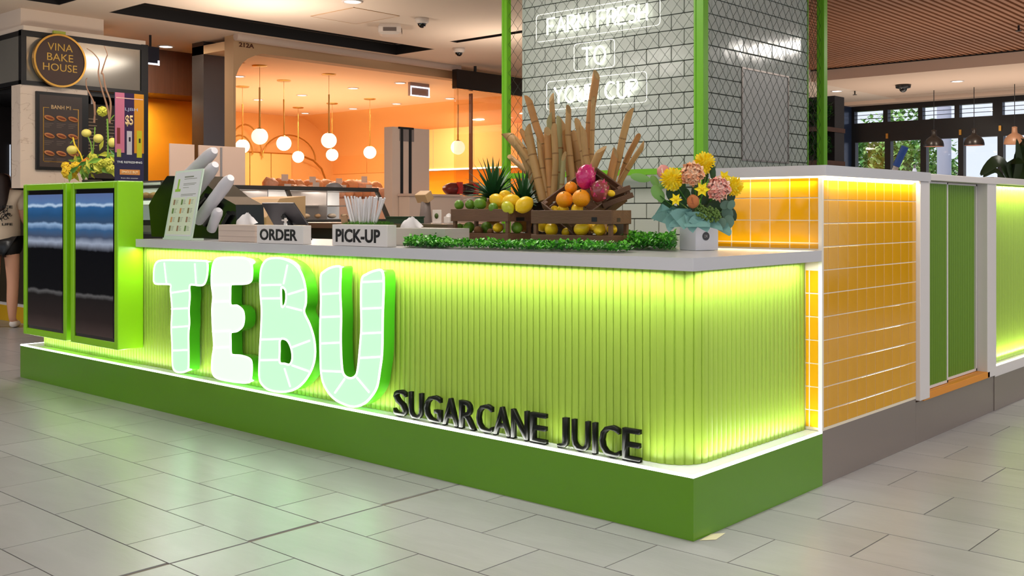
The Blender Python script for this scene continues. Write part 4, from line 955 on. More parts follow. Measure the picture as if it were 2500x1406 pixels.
# cup dispenser
cd = thing('cup_dispenser', 'black slanted cup dispenser with stacks of wrapped cups in its tubes', 'dispenser', (-3.6,.42,ZT))
f = lambda px, py, yy=.42: ony(px, py, yy)
bodyp = [(390,585),(383,500),(400,470),(428,430),(500,430),(560,480),(596,500),(600,585)]
pts = [f(*p) for p in bodyp]; pts2 = [(p.x, max(p.z, ZT+.002)) for p in pts]
MB().prism(pts2[::-1], (.36,.56), lambda u,v,w: Vector((u,w,v))).build('body', mat('black_plastic', S(16,20,18), .25), cd, bevel=.004)
M_cup = mat('wrapped_cups', S(214,210,216), .35, var=.06, vscale=10); tubes = [((480,405),(545,363),15,.30),((470,480),(552,400),17,.27),((488,548),(585,432),16,.24),((520,562),(556,512),12,.25)]
for i, (a, b, w, yy) in enumerate([((445,440),(538,368),17,.31),((455,500),(540,402),17,.26),((484,538),(578,434),17,.21),((516,560),(548,512),14,.23)]):
    A, B = f(*a, yy), f(*b, yy); B = B+Vector((0,-.04,0)); k = 6.3/FPX; r = w*k
    pts_ = [A+(B-A)*j/14 for j in range(15)]; rr = [r*(.84+.10*(j/14)+.02*(j % 2)) for j in range(15)]; rr[-1] *= .55; rr[-2] *= .88; rr[-3] *= .97
    tag(MB().tube(pts_, rr, 14).build('cup_stack', M_cup, cd), 'white stack of cups sticking out of the dispenser')
for (a, b) in (((462,520),(505,478)),((500,548),(532,500)),((545,545),(560,520))):
    A, B = f(*a, .345), f(*b, .345); MB().tube([A, B], 8*6.3/FPX, 10).build('slot_lip', M_blackg, cd)
# tissue boxes
tb = thing('tissue_box', 'pale wooden tissue box with white tissue, beside the ORDER sign', 'tissue box', tuple(onz(580,592,ZT)))
ax0, ax1 = ony(533,570,.06).x, ony(622,570,.06).x
M_pale = mat('pale_wood', S(206,186,172), .5, var=.08, vscale=4, stretch=(.3,1,10))
MB().box(ax0, ax1, .06, .17, ZT+.001, ZT+.096).build('box', M_pale, tb, bevel=.002)
for zz in (.03,.062): MB().box(ax0-.0006, ax1+.0006, .0594, .1, ZT+zz, ZT+zz+.0012).build('groove', mat('groove_line', S(150,130,118), .6), tb)
def tissue(c, s, par, seed=1):
    rnd = random.Random(seed); vs = []
    for j in range(6):
        for i in range(13):
            u, v = i/12-.5, j/5; vs.append(c+Vector((u*s*(1.15-.15*v)+.06*s*v, (.05*math.sin(u*9+j*.6)+.10*v*v)*s, v*s*.42*max(.12,math.sin(PI*min(1,.12+.86*(u+.5))))**.8+.015*s*math.sin(i*3+seed))))
    MB().add(vs, [(j*13+i,j*13+i+1,j*13+i+14,j*13+i+13) for j in range(5) for i in range(12)], True).build('tissue', mat('tissue_white', S(232,228,228), .8), par)
tissue(Vector(((ax0+ax1)/2, .115, ZT+.094)), .17, tb, 2)
tb2 = thing('tissue_box', 'pale wooden tissue box behind the PICK-UP sign, left of the greenery', 'tissue box', tuple(onz(1000,600,ZT)))
bx0, bx1 = ony(968,580,.22).x, ony(1075,580,.22).x
MB().box(bx0-.1, bx1, .25, .42, ZT+.001, ZT+.088).build('box', mat('pale_grey_wood', S(186,180,172), .5, var=.08, vscale=4, stretch=(.3,1,10)), tb2, bevel=.002)
tissue(Vector((bx0+.01, .30, ZT+.086)), .14, tb2, 5)
# hand sanitiser pump near ORDER sign
pp = ony(697,545,.2); hs_ = thing('pump_bottle', 'small white pump bottle behind the ORDER sign', 'bottle', (pp.x,.2,ZT))
MB().lathe([(.001,0),(.025,0),(.025,.085),(.01,.095),(.01,.105)], (pp.x,.2,ZT+.001), 14).build('bottle', mat('clear_bottle', S(220,220,220), .2), hs_)
MB().box(pp.x-.028, pp.x+.014, .194, .206, ZT+.118, ZT+.126).build('nozzle', M_paper, hs_); MB().tube([(pp.x,.2,ZT+.105),(pp.x,.2,ZT+.135)], .007, 8).build('pump', M_paper, hs_)
# till tablet on a black stand
tt = thing('point_of_sale_tablet', 'grey tablet till seen from behind on a black stand', 'tablet', tuple(ony(700,570,.5)))
pA, pB, pC, pD = ony(668,550,.5), ony(752,550,.5), ony(716,497,.38), ony(638,497,.38)
nrm = (pB-pA).cross(pD-pA).normalized()
mb = MB(); vs = [pA,pB,pC,pD]; vs = vs+[v-nrm*.012 for v in vs]; mb.add(vs, [(0,1,2,3),(7,6,5,4),(0,4,5,1),(1,5,6,2),(2,6,7,3),(3,7,4,0)]); mb.build('tablet', mat('space_grey', S(96,92,96), .3, .6), tt, bevel=.004)
cc2 = (pA+pB+pC+pD)/4+nrm*.002
MB().tube([cc2+Vector((-.010,0,-.006)), cc2+Vector((-.012,0,.008)), cc2+Vector((.004,0,.008)), cc2+Vector((.012,0,-.004))], .0015, 5).build('logo', M_black, tt)
MB().tube([cc2, cc2+Vector((.03,.05,-.10)), Vector((cc2.x+.03,cc2.y+.05,ZT+.01))], .02, 8).build('stand', M_black, tt); MB().box(cc2.x-.06,cc2.x+.12,cc2.y-.02,cc2.y+.12,ZT+.001,ZT+.014).build('stand_base', M_black, tt, bevel=.003)
# straws
M_straw = mat('wrapped_straw', S(226,222,224), .3)
M_turf = mat('turf', S(84,140,40), .8)
sp_ = ony(892,565,.35); sh = thing('straw_holder', 'green grass-topped tray holding wrapped straws behind the PICK-UP sign', 'straw holder', (sp_.x,.35,ZT))
MB().box(sp_.x-.12, sp_.x+.14, .29, .43, ZT+.001, ZT+.105).build('tray', mat('tray_green', S(60,100,30), .7), sh)
mb = MB(); rnd = random.Random(9)
for i in range(900):
    x, y_ = sp_.x+rnd.uniform(-.12,.14), rnd.uniform(.29,.43); a = rnd.uniform(0,6.3)
    mb.add([(x-.002,y_,ZT+.104),(x+.002,y_,ZT+.104),(x+.006*math.cos(a),y_+.006*math.sin(a),ZT+.104+rnd.uniform(.008,.02))], [(0,1,2)])
mb.build('grass', M_turf, sh, kind='stuff')
k = 0
for i in range(28):
    bxp = 858+62*i/27; txp = 842+96*i/27; ya = .31+.1*((i*11) % 28)/27
    A, B = ony(bxp+rnd.uniform(-3,3), 548, ya), ony(txp+rnd.uniform(-4,4), 478+rnd.uniform(0,9), ya)
    if i == 0: pass
    o = MB().tube([A, B], .0055, 6).build('straw', M_straw); tag(o, 'white paper-wrapped straw in the grass-topped holder, %s from the left' % ORD[i], 'straw', 'wrapped straws in the grass-topped holder')
# card stand left of straws, dark boxes behind
o = MB().add([ony(848,565,.3),ony(868,565,.3),ony(856,530,.33),ony(842,535,.33)], [(0,1,2,3)]).build('x', None); bpy.data.objects.remove(o)
t = thing('card_holder', 'small brown card holder leaning beside the straws', 'card holder', tuple(ony(855,560,.3)))
A = ony(845,580,.3); 
MB().box(-.02,.03,-.01,.03,0,.01).build('foot', M_crate, t).location = (A.x, .3, ZT+.001)
MB().box(-.02,.03,0,.006,0,.14,M=Matrix.Rotation(-.2,4,'Y')).build('card', mat('kraft_card', S(160,124,90), .7), t).location = (A.x, .3, ZT+.01)
# ---- inner bench of the kiosk
bench = thing('inner_bench', 'low dark-fronted bench with brown metal top inside the kiosk', 'bench', (-5,2.2,0))
b0, b1 = ony(690,540,1.8).x, ony(1112,545,1.8).x
zb = ony(900,545,1.8).z
MB().box(b0+.06, b1, 1.72, 2.3, zb-.04, zb).build('top', mat('brown_steel', S(128,110,98), .3, .6), bench)
MB().box(b0+.06, b0+1.1, 1.74, 2.28, 0, zb-.041).build('dark_front', mat('dark_green_front', S(34,42,36), .4), bench)
MB().box(b0+1.1, b1, 1.74, 2.28, 0, zb-.041).build('pale_front', M_pale, bench)
p = ony(655,540,1.7); t = thing('black_equipment', 'squat dark box behind the tablet inside the kiosk', 'equipment', (p.x,1.7,0))
# beige till / box behind tissue
p0, p1 = ony(545,545,1.2), ony(650,545,1.2)
bt_ = thing('beige_register', 'beige sloping cash register behind the tissue box', 'cash register', (p0.x,1.2,ZT-.1))
zq = lambda py: ony(600,py,1.2).z
MB().prism([(0,zq(585)),(.35,zq(585)),(.35,zq(478)),(.12,zq(485)),(0,zq(530))], (p0.x, p1.x), lambda u,v,w: Vector((w, 1.2+u, v))).build('body', mat('beige_plastic', S(212,172,128), .5), bt_, bevel=.004)
MB().box(p0.x+.05, p1.x-.12, 1.196, 1.2, zq(560), zq(535)).build('keypad', mat('beige_keys', S(190,150,110), .5), bt_)
MB().box(p0.x-.05, p1.x+.1, 1.15, 1.7, 0, zq(585)-.001).build('register_table', M_dark, bt_)
MB().box(p.x-.13, p.x+.12, 1.7, 1.95, ony(655,590,1.7).z, ony(655,532,1.7).z).build('housing', mat('dark_green_front', S(34,42,36), .4), t, bevel=.004)
MB().box(p.x-.16, p.x+.15, 1.68, 1.97, 0, ony(655,590,1.7).z-.001).build('cabinet', M_dark, t)
# green-black case right of straws
p = ony(970,550,1.8); t = thing('dark_green_bin', 'dark green open bin right of the straws', 'bin', (p.x,1.8,0))
MB().box(p.x-.1, p.x+.12, 1.78, 1.95, zb+.001, ony(970,531,1.8).z).build('bin', mat('bottle_green', S(42,66,50), .4), t)
MB().box(p.x-.105, p.x+.125, 1.775, 1.955, ony(970,531,1.8).z, ony(970,531,1.8).z+.008).build('lid', MATS['bottle_green'], t)
# small cash terminal and leaf card on bench
p = ony(1027,545,2.1); t = thing('card_terminal', 'small tilted beige card terminal on a grey stand on the bench', 'card terminal', (p.x,2.1,zb))
MB().lathe([(.05,0),(.045,.06),(.035,.16),(.02,.17)], (p.x,2.15,zb+.001), 12).build('stand', mat('grey_plastic', S(128,112,106), .5), t)
MB().box(-.06,.06,-.02,.05,0,.07,M=Matrix.Translation((p.x,2.14,zb+.16)) @ Matrix.Rotation(.5,4,'X')).build('screen_head', mat('beige_plastic', S(212,172,128), .5), t, bevel=.004)
p = ony(1066,540,2.1); t = thing('leaf_logo_card', 'upright pale card with a green round mark on the bench', 'card', (p.x,2.1,zb))
MB().box(p.x-.045,p.x+.045,2.1,2.108,zb+.001,zb+.10).build('card', M_paper, t, bevel=.002); MB().box(p.x-.05,p.x+.05,2.09,2.13,zb+.0005,zb+.006).build('foot', M_paper, t)
MB().lathe([(0,0),(.02,0),(.02,.002),(0,.002)], (p.x,2.099,zb+.055), 16, M=Matrix.Rotation(PI/2,3,'X')).build('round_mark', mat('mark_green', S(70,92,34), .6), t)
p = ony(1090,535,2.1); t = thing('napkin_pot', 'small pale pot of napkins beside the leaf card', 'pot', (p.x,2.1,zb))
MB().box(p.x-.03,p.x+.03,2.1,2.15,zb+.001,zb+.05).build('pot', M_paper, t, bevel=.003); tissue(Vector((p.x,2.12,zb+.05)), .06, t, 7)
# glass showcase behind the screens
gy0, gy1 = 1.05, 1.55; gx0 = ony(150,430,gy0).x; gx1 = ony(418,430,gy0).x; gz = 1.45
gs = thing('glass_showcase', 'glass showcase with grey metal frame behind the portrait screens', 'showcase', (gx0,gy0,0))
MB().box(gx0, gx1, gy0, gy1, 0, 1.02).build('base', M_dark, gs)
mb = MB()
for x in (gx0, gx1-.014, gx1-.16, (gx0+gx1)/2):
    for y_ in (gy0, gy1-.014): mb.box(x, x+.014, y_, y_+.014, 1.02, gz)
mb.box(gx0, gx1, gy0, gy0+.014, gz-.014, gz); mb.box(gx0, gx1, gy1-.014, gy1, gz-.014, gz); mb.box(gx1-.014, gx1, gy0, gy1, gz-.014, gz)
mb.build('frame', M_steel, gs); MB().box(gx0+.01, gx1-.014, gy0+.02, gy1-.02, gz-.012, gz-.006).build('pane', glassmat('green_glass', (.85,.95,.88)), gs)
MB().box(gx0+.01, gx1-.014, gy0+.004, gy0+.01, 1.02, gz-.014).build('pane', MATS['green_glass'], gs)
MB().box(gx0+.01, gx1-.02, gy0+.03, gy1-.03, 1.30, 1.31).build('shelf', M_steel, gs)
for i in range(9):
    x = gx1-.1-i*.13; o = MB().ball((x, gy0+.2, 1.335), .045, .05, .028, 10, 6).build('bun', mat('bun_crust', S(206,140,96), .6)); tag(o, 'round bun on the showcase shelf, %s from its right end' % ORD[i], 'bun', 'buns in the glass showcase')
    MB().ball((x, gy0+.2, 1.355), .02, .022, .012, 8, 4).build('topping', mat('bun_top', S(230,190,150), .6), o)

# ================================================================== POSTER STAND + FLOWERS ON SHOWCASE
XQ = -6.0
pq0, pq1 = onx(281,425,XQ), onx(351,425,XQ)
py0, py1 = pq0.y, pq1.y; pz1 = onx(316,228,XQ).z; pz0 = gz+.002
ps = thing('promotion_poster', 'tall pink, purple and orange poster priced $5 on the showcase', 'poster', (XQ, py0, pz0))
MB().box(XQ-.012, XQ, py0, py1, pz0, pz1).build('board', mat('poster_navy', S(52,48,84), .35), ps)
PU = lambda u: py0+(py1-py0)*u; PV = lambda v: pz0+(pz1-pz0)*v
def pr(nm, u0,u1,v0,v1, col, w=.0012): MB().box(XQ-.0002, XQ+w, PU(u0), PU(u1), PV(v0), PV(v1)).build(nm, mat('print_%d_%d_%d' % col, S(*col), .4), ps)
pr('pink_stripe',0,.32,.32,1,(214,120,150)); pr('purple_stripe',.32,.66,.32,1,(58,36,78)); pr('orange_stripe',.66,1,.32,1,(228,150,40))
pr('band',.03,.97,.935,.945,(250,200,190),.002)
text('price', '$5', '+x', PU(.35), PU(.62), PV(.62), PV(.75), XQ+.0012, mat('price_peach', S(255,214,160), .5), ps, .001, .03)
text('headline', 'LJBH', '+x', PU(.34), PU(.78), PV(.79), PV(.835), XQ+.0012, mat('headline_pale', S(190,196,230), .5), ps, .001)
pr('carton',.12-.06,.17,.52-.1,.60,(130,50,50),.002); pr('cup_picture',.40,.58,.30,.57,(206,196,210),.002); pr('cup_mark',.47,.53,.45,.50,(40,30,50),.003); pr('green_cup',.75,.93,.27,.58,(208,200,40),.002); pr('cup_mark',.82,.88,.44,.49,(60,60,40),.003); pr('yellow_cup',.06,.2,.27,.36,(190,190,80),.002)
text('caption', 'THE REFRESHING', '+x', PU(.06), PU(.94), PV(.20), PV(.225), XQ+.0004, mat('caption_pale', S(225,225,235), .5), ps, .001, .02)
pr('orange_label',.16,.86,.07,.13,(228,150,80)); text('small_print', 'SINGLE BUY', '+x', PU(.22), PU(.8), PV(.085), PV(.115), XQ+.0015, mat('cream_print', S(250,220,180), .5), ps, .0006, .02)
text('small_print', 'from this counter', '+x', PU(.2), PU(.8), PV(.025), PV(.04), XQ+.0004, MATS['caption_pale'], ps, .0006)
MB().box(XQ-.08, XQ+.03, py0+.03, py1-.03, gz+.0005, gz+.004).build('foot', M_steel, ps)
# arrangement with curly willow
ac = ony(225, 428, 1.27); ac.z = gz
fa = thing('flower_arrangement', 'yellow-green roses and gourds with tall curly willow twigs on the showcase', 'flower arrangement', tuple(ac))
MB().lathe([(.001,0),(.07,0),(.09,.03),(.08,.04),(.001,.035)], (ac.x,ac.y,gz+.001), 16).build('bowl', mat('dark_bowl', S(44,34,28), .5), fa)
DA = (ac.x-CX)*FW[0]+(ac.y-CY)*FW[1]
def fpt(px, py, d=DA): return ond(px, py, d)
M_twig = mat('willow_twig', S(150,112,88), .6)
for pts in ([(268,300),(262,262),(248,215),(240,180),(242,150),(228,130),(212,118)],[(268,290),(270,250),(258,215),(252,182),(248,178),(258,145),(262,132),(254,112)],[(232,282),(230,255),(222,235),(212,215),(210,195),(214,190)],[(230,300),(232,270),(232,248)]):
    P3 = smoothpoly([fpt(*p) for p in pts]+[], 4, closed=False); n = len(P3); MB().tube(P3, [.011*(1-.75*i/n) for i in range(n)], 6).build('willow_twig', M_twig, fa)
M_yg = mat('yellow_green_rose', S(214,214,80), .6); M_ypal = mat('pale_gourd', S(232,218,112), .5); M_yf = mat('yellow_bloom', S(244,206,48), .6); M_of = mat('orange_pepper', S(240,140,40), .4); M_gb = mat('fresh_leaf', S(124,168,60), .5, var=.2); M_gd = mat('mid_leaf', S(70,120,44), .5)
def rose(px, py, r, ms_, nm='rose', d=DA):
    c = fpt(px, py, d); R = r*d/FPX; mb = MB(); mb.ball(c, R*.55, seg=10, rings=7); view = (Vector((CX,CY,CH))-c).normalized(); A = view.orthogonal().normalized(); B = view.cross(A)
    for i in range(12):
        a = i*2.4; th = .5+1.0*i/12; n = view*math.cos(th)+(A*math.cos(a)+B*math.sin(a))*math.sin(th); s1 = n.cross(view).normalized(); s2 = n.cross(s1); cp = c+n*R*.7
        mb.add([cp]+[cp+(s1*math.cos(k*PI/3)+s2*math.sin(k*PI/3))*R*.45+n*R*.1*(k % 2) for k in range(6)], [(0,k+1,(k+1)%6+1) for k in range(6)], True)
    mb.build(nm, ms_, fa)
rose(250,272,15,M_yg); rose(170,420,22,M_yf); rose(185,408,16,M_yf); rose(242,400,16,M_yg); rose(262,398,15,M_yg); rose(228,385,12,M_yg); rose(270,412,13,M_yg); rose(215,412,14,M_yg); rose(160,405,12,M_yf)
for (px, py, rx, ry) in ((211,325,12,10),(240,338,12,11),(176,366,13,11),(274,348,10,12)):
    c = fpt(px, py); MB().ball(c, rx*DA/FPX, rx*DA/FPX, ry*DA/FPX, 14, 9).build('gourd', M_ypal, fa)
for pts, m, r in (([(263,398),(264,340),(262,290)],M_gb,.008),([(205,400),(196,375),(182,352),(178,335)],M_yf,.007),([(180,340),(172,350)],M_gb,.004),([(264,300),(276,284),(284,278)],M_gb,.005),([(213,330),(222,350),(225,380)],M_gb,.006),([(196,405),(205,395),(215,388)],M_of,.022),([(232,310),(230,340),(226,380)],M_gb,.006)):
    MB().tube([fpt(*p) for p in pts], r, 7).build('stem', m, fa)
rnd = random.Random(31)
for i in range(70):
    px, py = rnd.gauss(228,34), rnd.gauss(398,18)
    if py > 432 or px < 155 or px > 285: continue
    c = fpt(px, py, DA+rnd.uniform(-.12,.15)); a = rnd.uniform(0,6.3); s = rnd.uniform(.035,.075); d = Vector((RT[0]*math.cos(a),RT[1]*math.cos(a),math.sin(a))); e_ = Vector((-RT[0]*math.sin(a),-RT[1]*math.sin(a),math.cos(a))); V3 = -Vector((FW[0],FW[1],0))
    MB().add([c-d*s, c+e_*s*.35+V3*.01, c+d*s*.9, c-e_*s*.35+V3*.01], [(0,3,2,1)]).build('leaf', rnd.choice((M_gb,M_gb,M_gd,M_yg)), fa)

# ================================================================== BAKE HOUSE KIOSK (left)
XK = -8.2; KY0, KY1 = 1.07, 2.36
kf = thing('bakery_kiosk_fascia', 'glass fascia in a black frame above the marble bakery kiosk', 'fascia', (XK,KY0,2.43))
M_fg = mat('fascia_glass', S(170,165,155), .12, .55, var=.15, vscale=1.2)
MB().box(XK-.06, XK-.015, KY0+.02, KY1-.02, 2.47, 2.90).build('glass_panel', M_fg, kf); MB().box(-10.2, XK-.03, KY0+.005, KY0+.05, 2.47, 2.90).build('glass_panel', M_fg, kf)
mb = MB()
mb.box(XK-.06, XK, KY0, KY1, 2.90, 2.955); mb.box(XK-.06, XK, KY0, KY1, 2.43, 2.47); mb.box(XK-.06, XK+.001, KY0, KY0+.05, 2.43, 2.95); mb.box(XK-.06, XK+.001, KY1-.05, KY1, 2.43, 2.955)
mb.box(-10.2, XK, KY0, KY0+.05, 2.90, 2.95); mb.box(-10.2, XK, KY0, KY0+.05, 2.43, 2.47); mb.build('frame', M_black, kf)
MB().box(-10.2, XK, KY0+.02, KY1, 2.955, 3.0).build('roof', M_ceil, kf); MB().box(-10.2, XK-.08, KY0+.06, KY1-.06, 2.38, 2.43).build('soffit', M_black, kf)
MB().box(-9.3, -8.4, 1.15, 2.0, 3.0, 3.2).build('duct_box', M_ceil, kf)
sc_ = onx(148,148,XK+.07); sR = .262
rs = thing('round_sign', 'round brown sign with gold rim reading VINA BAKE HOUSE', 'sign', (XK+.07, sc_.y, sc_.z))
RX = Matrix.Rotation(PI/2,3,'Y')
MB().lathe([(.0,0),(sR*.94,0),(sR*.94,.03),(0,.03)], (XK+.03,sc_.y,sc_.z), 48, smooth=False, M=RX).build('disc', mat('sign_brown', S(74,52,44), .5), rs)
MB().lathe([(sR*.93,0),(sR,0),(sR,.045),(sR*.93,.045)], (XK+.025,sc_.y,sc_.z), 48, smooth=False, M=RX).build('rim', M_gold, rs)
M_gt = mat('gold_lettering', S(196,156,70), .4, .3)
for w, zc, wd in (('VINA',.095,.25),('BAKE',-.005,.26),('HOUSE',-.105,.34)):
    text('lettering', w, '+x', sc_.y-wd*.5, sc_.y+wd*.5, sc_.z+zc, sc_.z+zc+.072, XK+.0605, M_gt, rs, .003)
MB().box(XK-.02, XK+.03, sc_.y-.02, sc_.y+.02, sc_.z-.1, sc_.z+.1).build('bracket', M_black, rs)
MB().box(XK+.02, XK+.05, sc_.y-.06, sc_.y+.06, sc_.z+sR, sc_.z+sR+.03).build('tag', mat('green_tag', S(170,180,70), .6), rs)
# marble wall
def marble():
    m = mat('marble', S(226,206,188), .25, var=.05, vscale=2); nt = m.node_tree
    w = nt.nodes.new('ShaderNodeTexNoise'); w.inputs['Scale'].default_value = 2.2; w.inputs['Detail'].default_value = 8; w.inputs['Distortion'].default_value = 1.8
    g = nt.nodes.new('ShaderNodeNewGeometry'); nt.links.new(g.outputs['Position'], w.inputs[0])
    cr = nt.nodes.new('ShaderNodeValToRGB'); e = cr.color_ramp.elements; e[0].position = .49; e[0].color = (*S(232,212,194),1); e[1].position = .51; e[1].color = (*S(232,212,194),1); q = e.new(.5); q.color = (*S(206,182,162),1)
    nt.links.new(w.outputs[0], cr.inputs[0]); nt.links.new(cr.outputs[0], nt.nodes['Principled BSDF'].inputs['Base Color']); return m
wl = MB().box(XK-.22, XK-.02, KY0, 1.74, 1.43, 2.43).box(XK-.22, XK-.02, 1.62, 1.74, 0, 1.43).build('wall_kiosk', marble()); tag(wl, kind='structure')
menu = thing('framed_menu_board', 'framed brown menu board with rolls on the marble wall', 'menu board', (XK,1.45,2.0))
m0, m1, z0, z1 = 1.21, 1.735, 1.61, 2.375
MB().box(XK-.019, XK+.012, m0, m1, z0, z1).build('frame', M_black, menu, bevel=.003); MB().box(XK+.010, XK+.014, m0+.03, m1-.07, z0+.03, z1-.03).build('board', mat('menu_brown', S(70,58,54), .4), menu)
mm0, mm1 = m0+.03, m1-.07; BU = lambda u: mm0+(mm1-mm0)*u; BV = lambda v: z0+.03+(z1-z0-.06)*v
mb = MB()
for (a, b, c, d) in ((.08,.10,.08,.82),(.90,.92,.08,.82),(.10,.90,.07,.08),(.08,.22,.82,.828),(.78,.92,.82,.828)): mb.box(XK+.0135, XK+.0155, BU(a), BU(b), BV(c), BV(d))
mb.build('gold_border', M_gold, menu)
text('heading', 'BANH MI', '+x', BU(.27), BU(.73), BV(.81), BV(.865), XK+.0142, mat('heading_cream', S(226,190,140), .5), menu, .001, .02)
for r_ in range(3):
    for c_ in range(3):
        u, v = .22+.28*c_, .68-.245*r_
        MB().ball((XK+.02, BU(u), BV(v)), .012, .055, .026, 12, 7, M=Matrix.Rotation(-.25,3,'X')).build('roll_picture', mat('roll', S(196,130,80), .6, var=.2, vscale=30), menu)
        MB().ball((XK+.027, BU(u), BV(v)), .009, .042, .012, 10, 5, M=Matrix.Rotation(-.25,3,'X')).build('roll_filling', mat('roll_fill', S(140,70,44), .6), menu)
        for l in range(3): MB().box(XK+.0135, XK+.0148, BU(u)-.045, BU(u)+.045-.02*l, BV(v)-.055-.017*l, BV(v)-.051-.017*l).build('print_line', mat('menu_print', S(120,104,92), .6), menu)
# dark opening of the kiosk and chalk menu
MB_ = MB().box(-10.3, -10.1, .0, KY1, 0, 3.2).build('wall_kiosk_back', mat('dark_shopfit', S(36,30,30), .6)); tag(MB_, kind='structure')
o = MB().box(XK-.08, XK-.0, KY1-.05, KY1+.03, 0, 2.96).build('trim_2', M_black); tag(o, kind='structure')
o = MB().box(-10.1, XK-.1, KY1-.04, KY1, 0, 2.43).build('wall_kiosk_side', M_dark); tag(o, kind='structure')
cmn = thing('chalk_menu', 'dark price list board inside the kiosk behind the curly twigs', 'menu board', (XK-.25,1.95,2))
c0, c1, cz0, cz1 = 1.80, 2.28, 1.55, 2.32
MB().box(XK-.30, XK-.27, c0, c1, cz0, cz1).build('board', mat('chalk_board', S(62,54,48), .6), cmn)
rnd = random.Random(2)
for i in range(17):
    zz = cz1-.16-i*.034
    for (a, w) in ((c0+.03,.14),(c0+.26,.12)):
        MB().box(XK-.2705, XK-.268, a, a+w*rnd.uniform(.6,1), zz, zz+.008).build('print_line', mat('chalk_print', S(170,150,130), .7), cmn)
MB().box(XK-.29, XK-.275, c0+.1, c0+.12, cz1, 2.38).build('hanger', M_steel, cmn)
# kiosk side: inner counter, screens, person
kc = thing('kiosk_side_counter', 'yellow-based dark counter with pink top beside the marble wall', 'counter', (-9.4,1.75,0))
ky = 1.62
MB().box(-10.6, XK-.23, ky, 2.2, .18, 1.25).build('front', mat('brown_front', S(66,56,40), .5), kc)
MB().box(-10.6, XK-.23, ky-.03, 2.2, 0, .17).build('plinth', mat('yellow_plinth', S(220,170,30), .5), kc); MB().box(-10.6, XK-.23, ky-.02, 2.2, .17, .2).build('trim_line', M_trim, kc)
MB().box(-10.6, XK-.23, ky-.08, 2.25, 1.33, 1.43).build('worktop', mat('pink_stone', S(196,160,156), .3), kc); MB().box(-10.6, XK-.23, ky-.04, 2.2, 1.25, 1.33).build('under_shelf', M_paper, kc)
pm = ony(18,375,1.75); t = thing('order_monitor', 'white screen monitor on the kiosk side counter at the left edge', 'monitor', (pm.x,1.75,1.43))
MB().box(pm.x-.16, pm.x+.1, 1.75, 1.775, 1.52, 1.98).build('casing', M_black, t); MB().box(pm.x-.145, pm.x+.085, 1.747, 1.7505, 1.54, 1.96).build('display', mat('white_display', (.8,.85,.9), .3, emis=(.75,.85,1), estr=.9), t); MB().tube([(pm.x,1.765,1.43),(pm.x,1.765,1.53)], .03, 8).build('stand', M_black, t)
pm2 = ony(15,260,1.9); t = thing('menu_screen', 'dark menu screen with pale top hanging inside the kiosk', 'screen', (pm2.x,2.0,2.0))
MB().box(pm2.x-.4, pm2.x+.14, 2.0, 2.03, 1.95, 2.36).build('casing', M_black, t); MB().box(pm2.x-.2, pm2.x-.16, 2.01, 2.03, 2.36, 2.40).build('hanger', M_black, t); MB().box(pm2.x-.4, pm2.x+.14, 1.995, 2.0, 2.24, 2.34).build('pale_band', mat('pale_band', (.4,.45,.5), .3, emis=(.4,.5,.65), estr=.6), t)
pt = ony(45,400,1.5); t = thing('card_reader', 'black card reader on a stalk on the pink worktop', 'card reader', (pt.x,1.6,1.43))
MB().box(pt.x-.05, pt.x+.045, 1.57, 1.63, 1.62, 1.74).build('reader', M_black, t, bevel=.01); MB().tube([(pt.x,1.6,1.431),(pt.x,1.6,1.63)], .022, 8).build('stalk', mat('pink_grey', S(160,130,124), .5), t)

# ---------------- person (seen from behind, half out of frame)
def skin_obj(name, verts, edges, radii, m, parent, sub=2, root=0):
    me = bpy.data.meshes.new(name); me.from_pydata(verts, edges, []); o = bpy.data.objects.new(name, me); COL.objects.link(o)
    s = o.modifiers.new('skin', 'SKIN'); s.use_smooth_shade = True
    for i, r in enumerate(radii): me.skin_vertices[0].data[i].radius = r if isinstance(r, tuple) else (r, r)
    me.skin_vertices[0].data[root].use_root = True
    q = o.modifiers.new('sub', 'SUBSURF'); q.levels = sub; q.render_levels = sub
    me.materials.append(m)
    if parent is not None: o.parent = parent; o.matrix_parent_inverse = Matrix.Identity(4)
    return o
pc = ond(6, 800, 10.85)
per = thing('person', 'person with long dark hair in cream printed tee and black shorts, facing away', 'person', (pc.x, pc.y, 0)); per.rotation_euler.z = ANG+.15
# local: x right, y away from viewer (facing +y)
V = [(0,0,.92),(0,0,1.08),(0,.0,1.22),(0,0,1.36),(0,0,1.44),(0,.01,1.53),(0,.02,1.60), (.16,0,1.37),(.21,.02,1.12),(.19,.20,1.05),(.17,.28,1.06), (-.16,0,1.37),(-.21,.02,1.12),(-.19,.2,1.05),(-.17,.28,1.06),
     (.09,0,.86),(.10,.01,.48),(.10,-.02,.25),(.105,-.03,.09),(.11,.06,.035), (-.09,0,.86),(-.10,.04,.48),(-.11,.03,.25),(-.12,.02,.09),(-.125,.11,.035)]
E_ = [(0,1),(1,2),(2,3),(3,4),(4,5),(5,6),(3,7),(7,8),(8,9),(9,10),(3,11),(11,12),(12,13),(13,14),(0,15),(15,16),(16,17),(17,18),(18,19),(0,20),(20,21),(21,22),(22,23),(23,24)]
Rr = [(.15,.11),(.13,.10),(.15,.10),(.13,.09),.055,.075,.09,.06,.042,.034,.03,.06,.042,.034,.03,.088,.062,.058,.036,.04,.088,.062,.058,.036,.04]
skin_obj('body', V, E_, Rr, M_skin, per)
